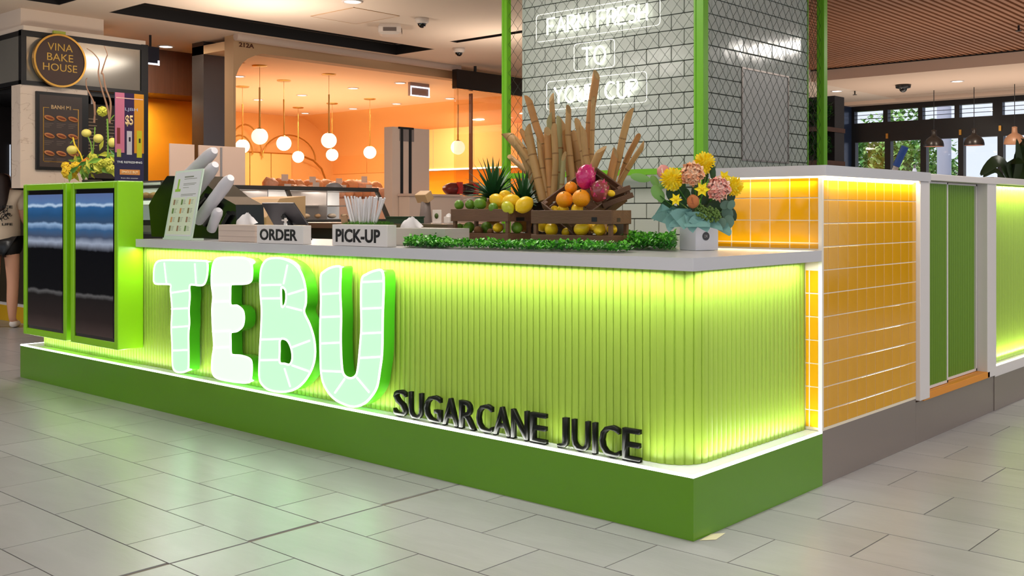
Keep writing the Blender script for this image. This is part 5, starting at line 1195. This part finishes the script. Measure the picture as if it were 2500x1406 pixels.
tee = skin_obj('tee_shirt', [(0,0,.84),(0,0,1.0),(0,0,1.2),(0,0,1.36),(0,0,1.43),(.17,0,1.36),(.225,.01,1.2),(-.17,0,1.36),(-.225,.01,1.2)], [(0,1),(1,2),(2,3),(3,4),(3,5),(5,6),(3,7),(7,8)], [(.20,.15),(.19,.145),(.185,.135),(.16,.12),(.075,.075),.085,.085,.085,.085], mat('cream_cotton', S(226,204,178), .8), per)
skin_obj('shorts', [(0,0,.92),(.095,0,.86),(.105,0,.73),(-.095,0,.86),(-.105,.01,.73)], [(0,1),(1,2),(0,3),(3,4)], [(.16,.13),.115,.11,.115,.11], M_black, per)
skin_obj('hair', [(0,-.01,1.60),(0,-.05,1.48),(0,-.10,1.34),(0,-.13,1.20)], [(0,1),(1,2),(2,3)], [(.098,.105),(.10,.08),(.10,.04),(.06,.02)], mat('dark_hair', S(46,30,26), .5, var=.3, vscale=20, stretch=(6,1,1)), per)
for s_ in (1,-1): skin_obj('shoe', [(.108*s_ if s_ > 0 else -.12,-.05,.045),(.11*s_ if s_ > 0 else -.125,.08,.035),(.112*s_ if s_ > 0 else -.127,.15,.03)], [(0,1),(1,2)], [(.045,.045),(.045,.04),(.035,.03)], M_paper, per)
for (w, a, b, z0, z1) in (('I. DANCE', -.13,.13,1.235,1.265), ('DAILY LIFE', -.13,.13,1.06,1.085)):
    me = text_mesh(w, lambda u,v,wq: Vector((u,-.142-wq+.045*(abs(u)/.14)**2,v)), a, b, z0, z1, .0, .004, .02); me.materials.append(M_ink); o = link('back_print', me, per); o.matrix_parent_inverse = Matrix.Identity(4)
mb = MB(); rnd = random.Random(6)
for i in range(26):
    a = rnd.uniform(-.12,.12); z = rnd.uniform(1.11,1.22); pts = [(a+.022*math.cos(k*.9), -.150+.045*(abs(a)/.14)**2, z+.02*math.sin(k*1.1+i)) for k in range(5)]
    mb.tube(pts, .0035, 4)
o = mb.build('back_drawing', M_ink, per); o.matrix_parent_inverse = Matrix.Identity(4)

# ================================================================== BAKERY 212A
XS = -8.2
# shop fascia with rounded opening corner
fpts = [(3.43,0),(3.43,3.2),(8.9,3.2),(8.9,3.03)]
arcp = [(onx(px,py,XS).y, onx(px,py,XS).z) for px, py in ((640,133),(622,136),(605,143),(592,154),(583,168),(576,186))]
arcp[0] = (arcp[0][0], 3.03)
poly = fpts+arcp+[(3.46,2.6),(3.46,0)]
sf = MB().prism(poly[::-1], (XS-.18, XS), lambda u,v,w: Vector((w,u,v))).build('wall_shopfront', M_tan); tag(sf, kind='structure')
text('unit_number', '212A', '+x', 3.50, 3.70, 3.075, 3.125, XS+.001, mat('unit_brown', S(96,52,30), .5), sf, .006, .02)
o = MB().tube([(XS+.09,3.4,3.17),(XS+.09,6.95,3.17)], .05, 10).build('trim_3', mat('beam_white', S(206,184,168), .6)); tag(o, kind='structure')
# interior shell
YB = 9.95
def curve_ceiling():
    mb = MB(); mb.box(-14.9, -9.1, 4.2, YB+.2, 3.05, 3.15); mb.box(-9.1, XS-.18, 3.45, YB+.2, 3.05, 3.15); return mb.build('ceiling', M_peach)
o = curve_ceiling(); tag(o, kind='structure')
mb = MB(); r_ = .9   # cove between ceiling and far walls
n = 8
for (ax_) in ('x',):
    pts = [(-14.7+r_*(1-math.cos(PI/2*i/n)), 3.05-r_*(1-math.sin(PI/2*i/n))) for i in range(n+1)]
mb.box(-14.9,-14.7,3.3,YB+.2,0,3.05); mb.build('wall_bakery_end', M_orangew)['kind'] = 'structure'
mb = MB(); mb.box(-14.9,-8.45,YB,YB+.2,0,3.05)
pts = [(YB-r_*(1-math.sin(PI/2*i/n)), 3.05-r_*(1-math.cos(PI/2*i/n))) for i in range(n+1)]
mb.add([(x_, a, b) for x_ in (-14.7,-8.45) for a, b in pts], [(i, i+1, n+2+i, n+1+i) for i in range(n)], True)
wb = mb.build('wall_bakery_side', M_orangew); wb['kind'] = 'structure'
o = MB().box(-14.9,-10.5,4.76,4.9,0,3.05).prism([(-9.15,3.86),(-9.08,3.94),(-10.5,4.88),(-10.58,4.78)], (0,3.2), lambda u,v,w: Vector((u,v,w))).build('wall_bakery_near', M_yellowwall); tag(o, kind='structure')
MB().box(-13.9,-8.46,YB-.02,YB,2.70,2.715).build('picture_rail', M_gold, wb)
M_pan = mat('peach_panel', S(242,178,104), .6)
for i in range(5):
    x0_ = -9.4-i*1.05; MB().box(x0_-1.03, x0_, YB-.015, YB, 1.95, 2.69).build('wall_panel', M_pan, wb)
MB().box(-12.4,-8.46,YB-.35,YB-.33,1.93,1.955).build('cabinet_underlight', mat('warm_strip', (1,1,1), .5, emis=(1,.8,.45), estr=6), wb)
MB().box(-12.4,-8.46,YB-.34,YB-.016,1.955,2.66).build('wall_cabinets', M_pan, wb)
for x_ in (-9.4,-10.4,-11.4): MB().box(x_-.004, x_+.004, YB-.345, YB-.34, 1.96, 2.65).build('cabinet_joint', M_tan, wb)
MB().box(-12.4,-8.46,YB-.03,YB-.016,1.5,1.93).build('splashback', mat('yellow_splash', S(250,170,20), .6), wb)
bc2 = thing('bakery_back_bench', 'white back bench under the glowing yellow splashback', 'bench', (-10.4,9.3,0)); MB().box(-12.4,-8.46,9.0,9.88,0,1.32).build('body', M_paper, bc2); MB().box(-12.45,-8.42,8.95,9.88,1.32,1.36).build('worktop', M_steel, bc2)
# brass arches and low panels on end wall
aw = thing('brass_arch_screen', 'thin brass arches above pale yellow panels at the end of the bakery', 'screen', (-14.5,7,0))
XA = -14.45
for (pa, pt_, pb_) in (((640,377),(692,329),(770,392)), ((560,352),(572,302),(638,377)), ((556,360),(580,330),(617,377))):
    a_, t_, b_ = onx(*pa,XA), onx(*pt_,XA), onx(*pb_,XA); cy = (a_.y+b_.y)/2; ry = (b_.y-a_.y)/2; zb_ = min(a_.z,b_.z); rz = t_.z-zb_
    MB().tube([(XA, cy-ry*math.cos(PI*i/16), zb_+rz*math.sin(PI*i/16)) for i in range(17)], .014, 6).build('arch', M_gold, aw)
a_ = onx(735,385,XA+1.2); MB().tube([onx(740,382,XA),onx(765,392,XA),onx(785,412,XA),onx(800,452,XA)], .018, 6).build('arch', M_gold, aw)
l0, l1 = onx(560,377,XA), onx(716,377,XA)
for i in range(3):
    u0, u1 = l0.y+(l1.y-l0.y)*i/3, l0.y+(l1.y-l0.y)*(i+1)/3; MB().box(XA-.1, XA-.05, u0+.01, u1-.01, .0, l1.z).build('panel', mat('pale_yellow_panel', S(236,190,110), .5), aw)
MB().box(XA-.11, XA-.04, l0.y, l1.y, l1.z, l1.z+.02).build('top_bar', M_gold, aw)
# pendants
M_globe = mat('opal_globe', (1,1,1), .3, emis=(1,.90,.66), estr=1.15)
pend = None
for i, (px, pyc, rp, cy) in enumerate(((634,333,20,160),(693,350,18.5,196),(803,343,19.5,181),(903,372,15.5,241),(1118,360,16.5,None),(728,383,14.5,262),(811,378,14.5,252),(592,357,17,211))):
    d = 1.85*FPX/(HYP-cy) if cy else 15.2
    c = ond(px, pyc, d); r = .104
    lab = ['nearest glowing globe pendant, high on the left of the bakery','glowing globe pendant above the brass arch','glowing globe pendant in the bakery centre, upper of a close pair','glowing globe pendant left of the white sliding panel','glowing globe pendant right of the white sliding panel','low glowing globe pendant beyond the brass arch','dimmer globe pendant directly below another in the bakery centre','glowing globe pendant half hidden by the shop pillar'][i]
    t = thing('globe_pendant', lab, 'pendant lamp', (c.x,c.y,3.05), 'globe pendants in the bakery')
    MB().ball(c, r, seg=20, rings=14).build('globe', M_globe, t)
    MB().tube([(c.x,c.y,c.z+r*.92),(c.x,c.y,c.z+.62)], .011, 8).build('rod', M_gold, t); MB().tube([(c.x,c.y,c.z+.6),(c.x,c.y,3.04)], .003, 5).build('cable', M_gold, t)
    MB().lathe([(0,3.03),(.09,3.035),(.10,3.05)], (c.x,c.y,0), 16).build('canopy', M_gold, t); MB().lathe([(.02,r*.86),(.045,r*.9),(.02,r*1.05)], c, 12).build('cap', M_gold, t)
for i, (px, py) in enumerate(((630,243),(737,232),(745,276),(862,215),(862,265),(977,202),(968,253),(583,186),(1098,240))):
    p = onz(px, py, 3.049); recess_lamp(tuple(p), .075, M_down, 'round bakery downlight, %s of nine counted from the left' % ORD[[1,2,3,4,5,7,6,0,8][i]])
# pillar left of shop, wood fascia and ochre wall
o = MB().box(-9.1,-8.85,3.45,3.83,0,3.2).build('wall_steel_pier', mat('dark_steel_pier', S(96,88,86), .25, .7, var=.2, vscale=1.5)); tag(o, kind='structure')
y0_, y1_ = onx(352,120,-9.8).y-.6, onx(528,120,-9.8).y
mb = MB(); n = 10
arcw = [(-9.8-.35*(1-math.sin(PI/2*min(1,i/6))) , y0_+(y1_-y0_)*i/n) for i in range(n+1)]
mb.add([(x,y_,z) for z in (2.66,3.2) for x,y_ in arcw], [(i,i+1,n+2+i,n+1+i) for i in range(n)], True); mb.add([(x,y_,2.66) for x,y_ in arcw]+[(-10.6,y1_,2.66),(-10.6,y0_,2.66)], [list(range(n+3))])
o = mb.build('wall_veneer_bulkhead', M_wood); tag(o, kind='structure')
o = MB().box(-10.5,-10.42,2.38,4.8,0,2.66).build('wall_ochre', M_yellowwall); tag(o, kind='structure')
t = thing('hanging_menu_screen', 'dark screen with a white lit edge beside the kiosk fascia', 'screen', tuple(onx(372,138,-8.9)))
q0, q1 = onx(357,112,-8.9), onx(389,160,-8.9); MB().box(-8.93,-8.9,q0.y,q1.y,q1.z,q0.z).build('casing', mat('navy_screen', S(22,24,44), .3), t)
MB().box(-8.9,-8.895,q0.y,q1.y,q1.z,q1.z+.02).build('lit_edge', mat('white_edge', (1,1,1), .4, emis=(.8,.85,1), estr=1.5), t); MB().box(-8.9,-8.895,q1.y-.02,q1.y,q1.z,q0.z-.15).build('lit_edge', MATS['white_edge'], t)
MB().box(-8.93,-8.91,q0.y+.05,q0.y+.07,q0.z,3.2).build('hanger', M_black, t)
# display case
XD = -6.9
dcs = thing('display_case', 'glass food display case with a dark slanted frame behind the worktop', 'display case', (XD,2,0))
dy0, dy1 = onx(408,455,XD).y, onx(925,462,XD).y; zt_ = onx(750,458,XD).z; zd = 1.12
M_df = mat('case_dark_frame', S(58,54,48), .35, .3)
MB().box(XD-.75, XD, dy0, dy1, zt_-.03, zt_+.012).build('top', M_df, dcs, bevel=.004)
MB().box(XD-.75, XD+.18, dy0, dy1, .0, zd-.05).build('base', mat('case_front', S(150,140,130), .4), dcs); MB().box(XD-.75, XD+.2, dy0, dy1, zd-.05, zd).build('deck', M_df, dcs)
ym = onx(715,500,XD+.1).y
for yy_ in (dy0, onx(520,500,XD).y, ym, dy1-.03):
    MB().add([(XD-.04,yy_,zt_-.03),(XD,yy_,zt_-.03),(XD+.2,yy_,zd),(XD+.15,yy_,zd)]+[(XD-.04,yy_+.035,zt_-.03),(XD,yy_+.035,zt_-.03),(XD+.2,yy_+.035,zd),(XD+.15,yy_+.035,zd)], [(0,1,2,3),(7,6,5,4),(0,4,5,1),(1,5,6,2),(2,6,7,3),(3,7,4,0)]).build('slanted_post', M_df, dcs)
MB().add([(XD-.01,dy0,zt_-.03),(XD-.01,dy1,zt_-.03),(XD+.18,dy1,zd),(XD+.18,dy0,zd)], [(0,1,2,3)]).build('front_pane', M_glass, dcs)
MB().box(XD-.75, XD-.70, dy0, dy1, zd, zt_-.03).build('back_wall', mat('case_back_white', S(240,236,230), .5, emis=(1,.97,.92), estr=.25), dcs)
MB().box(XD-.7, XD-.2, dy0+.03, dy1-.03, zd+.14, zd+.15).build('shelf', M_paper, dcs)
for yy_ in (dy0+.6, dy0+1.15, ym+.55): MB().box(XD-.7, XD-.05, yy_, yy_+.01, zd, zt_-.03).build('divider', M_steel, dcs)
MB().lathe([(.10,0),(.09,.03),(.05,.055),(.001,.06)], (XD-.3, onx(858,455,XD).y, zt_+.012), 16).build('dome_cover', mat('grey_dome', S(120,118,122), .3), dcs)
area('case_light', (XD-.35, (dy0+dy1)/2, zt_-.04), (.3, dy1-dy0-.2), 14, (1,.95,.88))
rnd = random.Random(8)
for i in range(14):
    yy_ = dy0+.15+i*(dy1-dy0-.3)/13; zz = zd+.03; r = rnd.uniform(.035,.055)
    o = MB().ball((XD-.2, yy_, zz+.005), r*1.1, r*1.2, r*.6, 10, 6, lump=.1).build('pastry', mat('pastry_%d' % (i % 3), [S(226,190,150), S(200,150,100), S(236,214,190)][i % 3], .6)); tag(o, 'pale pastry on the deck of the display case, %s from the left' % ORD[i], 'pastry', 'pastries in the display case')
    MB().ball((XD-.2, yy_, zz+r*.55), r*.6, r*.7, r*.15, 8, 4).build('topping', mat('pastry_top', S(240,225,205), .5), o)
# white panels and menus on the case
def flat_panel(name, x, a, b, lab, cat, m):
    p0_, p1_ = onx(a[0],a[1],x), onx(b[0],b[1],x); t = thing(name, lab, cat, (x,p0_.y,p1_.z)); MB().box(x-.02,x,p0_.y,p1_.y,p1_.z,p0_.z).build('board', m, t, bevel=.003)
    MB().box(x-.05,x+.02,p0_.y+.03,p0_.y+.06,p1_.z-.03,p1_.z+.05).build('clip', M_steel, t); return t
M_card = mat('pinkish_card', S(226,196,178), .5)
flat_panel('sign_board', XD-.1, (415,350), (475,458), 'blank pale panel standing by the ochre wall, left of the pair', 'panel', M_card)
t = flat_panel('sign_board', XD-.15, (486,354), (599,458), 'wide blank pale panel standing behind the wrapped cups', 'panel', M_card)
p0_ = onx(541,360,XD-.14); p1_ = onx(543,440,XD-.14); MB().box(XD-.152,XD-.146,p0_.y-.012,p0_.y+.012,p1_.z,p0_.z).build('dark_joint', M_steel, t)
# sliding white panel with black slots
XC = -7.55
sl = thing('privacy_screen', 'tall white panel with two black vertical slots in front of the bakery', 'panel', (XC,5.5,0))
s0, s1 = onx(958,309,XC), onx(1048,309,XC); MB().box(XC-.15,XC,s0.y,s1.y,0,s0.z).build('panel', mat('cream_panel', S(232,208,190), .5), sl)
for px in (980.5, 1001): 
    p = onx(px,400,XC); MB().box(XC-.001,XC+.006,p.y-.022,p.y+.022,onx(px,472,XC).z,onx(px,312,XC).z).build('slot', M_black, sl)
p = onx(990,312,XC); MB().box(XC-.001,XC+.01,p.y-.12,p.y+.13,s0.z-.02,s0.z+.005).build('top_cap', M_black, sl); MB().box(XC-.001,XC+.004,p.y-.1,p.y+.14,onx(990,345,XC).z,s0.z-.02).build('grey_plate', M_steel, sl)
# white service block to the right + red bags
wb2 = thing('service_block', 'cream service block between the white panel and the pillar', 'counter', (XC,6.6,0))
e0, e1 = onx(1000,480,XC+.2), onx(1125,475,XC+.2); MB().box(XC+.01,XC+.2,e0.y,e1.y,0,e0.z+.01).build('body', mat('cream_panel', S(232,208,190), .5), wb2); MB().box(XC+.008,XC+.22,e0.y-.02,e1.y+.02,e0.z+.01,e0.z+.035).build('ledge', M_card, wb2)
MB().box(XC-.3,XC+.1,e1.y+.02,9.2,0,e0.z+.02).box(XC-.3,XC+.005,s1.y+.01,e1.y+.02,0,e0.z+.035).build('side_body', M_card, wb2)
for i, (px, lab) in enumerate(((1108,'dark red packed bag on the service block, left of two'),(1148,'dark bag with a red strap on the service block, right of two'))):
    p = onx(px,474,XC-.05); o = MB().ball((p.x,p.y,e0.z+.036+.075), .12, .20 if i else .17, .085, 14, 8, lump=.2).build('packed_bag', mat('bag_%d' % i, [S(110,36,34), S(52,30,30)][i], .35, var=.5, vscale=9)); tag(o, lab, 'bag', 'packed bags on the service block')
    MB().box(p.x-.02+.1, p.x+.135, p.y-.03, p.y+.03, e0.z+.05, e0.z+.2).build('strap', mat('red_strap', S(200,50,44), .5), o)
# bread stock
bd = thing('bread_table', 'stepped table stacked with wrapped bread behind the display case', 'table', (-8.9,4.4,0))
XT = -8.75; h0, h1 = onx(672,460,XT), onx(955,460,XT)
MB().box(XT-.55, XT+.25, h0.y, h1.y, 0, h0.z-.12).build('body', M_card, bd); MB().box(XT-.55, XT-.1, h0.y, h1.y, h0.z-.12, h0.z-.02).build('step', M_card, bd)
rnd = random.Random(14); M_br = [mat('bread_peach', S(238,170,120), .6, var=.25, vscale=20), mat('bread_brown', S(206,136,84), .6, var=.3, vscale=20), mat('bread_pink', S(240,180,150), .6, var=.3, vscale=25)]
N = 26
for i in range(N):
    row = i % 2; yy_ = h0.y+.08+(h1.y-h0.y-.16)*(i//2)/(N/2-1)+(.06 if row else 0); r = rnd.uniform(.085,.11); zz = (h0.z-.12 if not row else h0.z-.02)
    o = MB().ball((XT+.05 if not row else XT-.3, yy_, zz+r*.8), r*1.0, r*.95, r*.8, 12, 7, lump=.35).build('bread_loaf', M_br[rnd.randrange(3)]); tag(o, 'wrapped loaf in the %s row of the bread table, %s from the left' % (('front','rear')[row], ORD[i//2]), 'bread', 'wrapped loaves on the bread table')
    if i % 3 == 0: MB().box((XT+.14 if not row else XT-.2), (XT+.145 if not row else XT-.195), yy_-.05, yy_+.05, zz+r*1.2, zz+r*2.0).build('price_card', M_paper, o)
# TV hanging and glass screen at right of shop
tv = thing('hanging_television', 'large black television hanging beside the bakery front', 'television', (-8.0,7.5,2.95))
v0, v1 = onx(1116,160,-7.9), onx(1228,225,-7.9); v1.z = 2.88
MB().box(-8.0,-7.9,v0.y,v1.y+.5,2.86,3.12).build('casing', mat('tv_black', S(26,20,20), .2), tv, bevel=.01); MB().tube([(-7.95,v0.y+.4,3.12),(-7.95,v0.y+.4,3.2)], .02, 8).build('hanger', M_black, tv); MB().tube([(-7.95,v0.y+1.1,3.12),(-7.95,v0.y+1.1,3.2)], .02, 8).build('hanger', M_black, tv)
o = MB().box(-8.24,-8.2,6.98,9.2,0,3.03).build('window_2', glassmat('peach_glass', (1,.93,.86), .3)); tag(o, kind='structure')
MB().box(-8.25,-8.19,onx(1152,300,-8.2).y-.008,onx(1152,300,-8.2).y+.008,0,2.86).build('window_frame', mat('brown_edge', S(120,72,44), .4), o)
t = thing('lit_shop_sign', 'small grey sign box with a white lit border above the bakery counter', 'sign', tuple(onx(1025,215,-9)))
w0, w1 = onx(1002,192,-9), onx(1048,238,-9); MB().box(-9.05,-9,w0.y,w1.y,w1.z,w0.z-.0).build('box', mat('sign_grey', S(150,130,126), .5), t)
for (a,b,c,d) in ((w0.y,w1.y,w1.z-.005,w1.z+.012),(w0.y,w1.y,(w0.z+w1.z)/2,(w0.z+w1.z)/2+.02),(w0.y,w0.y+.015,w1.z,(w0.z+w1.z)/2),(w1.y-.015,w1.y,w1.z,(w0.z+w1.z)/2)): MB().box(-9,-8.99,a,b,c,d).build('lit_border', MATS['white_edge'], t)
MB().box(-9.04,-9.01,w0.y+.1,w0.y+.13,w0.z,3.05).build('hanger', M_black, t)
# ================================================================== CEILING FITTINGS
for i, (px, py, z, lab) in enumerate(((860,3,3.2,'bright downlight in the plaster ceiling at the top edge'),(405,113,3.2,'downlight above the wood veneer bulkhead, beside the kiosk'),(2337,198,3.2,'warm downlight right in the low ceiling before the windows'),(2043,222,3.2,'warm downlight left in the low ceiling beside the green post'))):
    recess_lamp(tuple(onz(px, py, z-.001)), .085, M_down, lab)
M_pl = mat('white_plastic', S(222,208,196), .5)
p = onz(953,62,3.199); t = thing('smoke_vent', 'square white louvred air diffuser box on the plaster ceiling', 'vent', tuple(p))
MB().lathe([(.001,0),(.15,0),(.17,-.03),(.17,-.09),(.12,-.11),(.001,-.11)], p, 4, smooth=False).build('housing', M_pl, t)
for k in range(4): 
    a = PI/2*k; c = p+Vector((.121*math.cos(a+PI/4),.121*math.sin(a+PI/4),-.06)); MB().box(-.004,.004,-.07,.07,-.02,.02, M=Matrix.Translation(c) @ Matrix.Rotation(a+PI/4,4,'Z')).build('grille', mat('grille_dark', S(110,96,88), .6), t)
for i, (px, py, lab) in enumerate(((1030,45,'white dome camera on the plaster ceiling near the air diffuser'),(1120,118,'small white dome camera above the bakery fascia'))):
    p = onz(px, py, 3.199); t = thing('dome_camera', lab, 'security camera', tuple(p), 'dome cameras')
    MB().lathe([(.001,0),(.075,0),(.07,-.04),(.05,-.055)], p, 18).build('housing', M_pl, t); MB().ball(p+Vector((0,0,-.055)), .045, seg=14, rings=8).build('dome', M_blackg, t)
p = onz(2205,207,3.199); t = thing('dome_camera', 'black dome camera in the low ceiling before the windows', 'security camera', tuple(p), 'dome cameras')
MB().lathe([(.001,0),(.12,0),(.11,-.05),(.07,-.06)], p, 18).build('housing', M_black, t); MB().ball(p+Vector((0,0,-.06)), .06, seg=14, rings=8).build('dome', M_blackg, t)
for i, (px, py, lab) in enumerate(((2087,222,'small sprinkler in the low ceiling left of the black camera'),(2487,62,'small sprinkler under the timber ceiling at the right edge'))):
    p = onz(px, py, 3.199 if i == 0 else 3.37); t = thing('sprinkler', lab, 'sprinkler', tuple(p)); MB().tube([p, p+Vector((0,0,-.06))], .012, 8).build('pipe', M_dark, t); MB().lathe([(0,-.06),(.035,-.06),(.035,-.066),(0,-.066)], p, 10).build('deflector', M_dark, t)
c0_ = onz(880,20,3.2); o = MB().box(-6.62,-5.95,3.32,3.9,3.196,3.1995).build('access_hatch', mat('hatch_white', S(224,204,186), .9)); o.parent = ceil; o.matrix_parent_inverse = Matrix.Identity(4)
mb = MB(); 
for (a,b,c,d) in ((-6.63,-5.94,3.31,3.318),(-6.63,-5.94,3.902,3.91),(-6.63,-6.622,3.31,3.91),(-5.948,-5.94,3.31,3.91)): mb.box(a,b,c,d,3.195,3.2005)
mb.build('hatch_joint', M_tan, ceil)
# black pendants by the windows
for i, (px, lab) in enumerate(((2280,'black dome pendant, left of the three before the windows'),(2378,'dark dome pendant, middle of the three before the windows'),(2477,'copper-lit dome pendant, right of the three before the windows'))):
    p = ony(px, 358, 14.2); t = thing('dome_pendant', lab, 'pendant lamp', (p.x,p.y,3.2), 'dome pendants before the windows'); zb_ = [2.34,2.36,2.36][i]; zb_ = ony(px, 358-3*i, 14.2).z
    m = mat('dome_black', S(34,28,26), .3) if i < 2 else mat('dome_copper', S(150,110,84), .35)
    MB().lathe([(.158,0),(.156,.03),(.142,.085),(.11,.13),(.07,.16),(.045,.175),(.04,.225),(.04,.27),(.012,.28)], (p.x,p.y,zb_), 24).build('shade', m, t)
    MB().lathe([(.15,.004),(.13,.085),(.05,.155)], (p.x,p.y,zb_), 20).build('shade_lining', mat('lining', S(180,130,110), .6), t)
    MB().ball((p.x,p.y,zb_+.09), .045, seg=10, rings=7).build('bulb', mat('bulb', (1,1,1), .4, emis=(1,.85,.6), estr=3), t); MB().tube([(p.x,p.y,zb_+.27),(p.x,p.y,3.2)], .006, 6).build('cable', M_black, t)
# blue sleeved pole behind the raised worktop
A = ony(2182,425,2.0); B = ony(2198,385,2.0); C_ = ony(2212,357,2.0); A2 = ony(2170,450,2.0)
t = thing('blue_sleeved_pole', 'blue sleeved handle with silver end leaning behind the raised worktop', 'handle', tuple(A2)); k = ((A.x-CX)*FW[0]+(A.y-CY)*FW[1])/FPX
MB().tube([ony(2188,405,2.6), ony(2205,368,2.6), ony(2210,358,2.6)], 9*k*1.1, 12).build('sleeve', mat('blue_sleeve', S(26,62,128), .5), t); MB().tube([ony(2150,490,2.6), ony(2188,406,2.6)], 7*k*1.1, 12).build('silver_end', M_steel, t)
# plant at right edge behind the lime wall
p = ond(2465, 470, 8.9); t = thing('broad_leaf_plant', 'dark broad-leaved plant rising behind the lime wall at the right edge', 'plant', (p.x,p.y,0))
MB().lathe([(.001,0),(.16,0),(.2,.45),(.18,.45),(.15,.05)], (p.x,p.y,0), 16).build('pot', M_black, t); ml = mat('broad_leaf', S(40,58,24), .4, var=.25, vscale=5)
for (base, mid, tip, w) in (((2470,445),(2440,392),(2393,428),16),((2475,445),(2470,395),(2500,398),15),((2480,445),(2500,370),(2540,380),18),((2478,445),(2488,400),(2482,340),11),((2460,450),(2430,415),(2400,432),9),((2485,450),(2510,400),(2560,430),16),((2480,440),(2492,360),(2500,340),12)):
    P3 = smoothpoly([ond(*base,8.9), ond(*mid,8.8), ond(*tip,8.7)], 5, closed=False); vs = []; n = len(P3)
    for i, q_ in enumerate(P3):
        u = i/(n-1); ww = w*8.8/FPX*math.sin(PI*min(1,u*.9+.08))**.8; tn = (P3[min(i+1,n-1)]-P3[max(i-1,0)]).normalized(); sd = tn.cross(Vector((-FW[0],-FW[1],.5))).normalized(); vs += [q_-sd*ww, q_+Vector((0,0,.01)), q_+sd*ww]
    MB().add(vs, [(3*i+k, 3*i+k+1, 3*i+k+4, 3*i+k+3) for i in range(n-1) for k in (0,1)], True).build('leaf', ml, t)
    MB().tube([Vector((p.x,p.y,.44)), P3[0]], .008, 5).build('stem', ml, t)
# shelf with greenery seen through the mesh at the right
p = ond(1990, 330, 9.5); t = thing('plant_shelf', 'dark shelf with trailing plant seen through the mesh right of the pillar', 'shelf', (p.x,p.y,0))
MB().box(p.x-.14,p.x+.14,p.y+.1,p.y+.3,0,2.25).build('cabinet', mat('dark_shopfit', S(36,30,30), .6), t); 
for z in (1.62,1.92): MB().box(p.x-.15,p.x+.15,p.y-.12,p.y+.3,z,z+.04).build('shelf_board', M_wood, t)
leafcloud('trailing_leaves', (p.x,p.y-.05,1.8), (.2,.1,.12), 500, .05, [M_gd, mat('dark_leaf', S(34,76,34), .45)], t, 77)
leafcloud('trailing_leaves', (p.x,p.y-.05,2.1), (.2,.1,.12), 400, .05, [M_gd, mat('dark_leaf', S(34,76,34), .45)], t, 78)
# masking tape on floor
o = MB().add([onz(1712,1322,.0008),onz(1752,1314,.0008),onz(1770,1302,.0008),onz(1735,1306,.0008)], [(0,1,2,3)]).build('tape', None); bpy.data.objects.remove(o)
q_ = [onz(1708,1320,0),onz(1748,1318,0),onz(1771,1302,0),onz(1736,1304,0)]
o = MB().add([Vector((v.x,v.y,.0006)) for v in q_]+[Vector((v.x,v.y,.0016)) for v in q_], [(3,2,1,0),(4,5,6,7),(0,1,5,4),(1,2,6,5),(2,3,7,6),(3,0,4,7)]).build('floor_sticker', mat('cream_tape', S(226,218,180), .6)); tag(o, 'small cream tape patch on the floor at the plinth corner', 'tape')
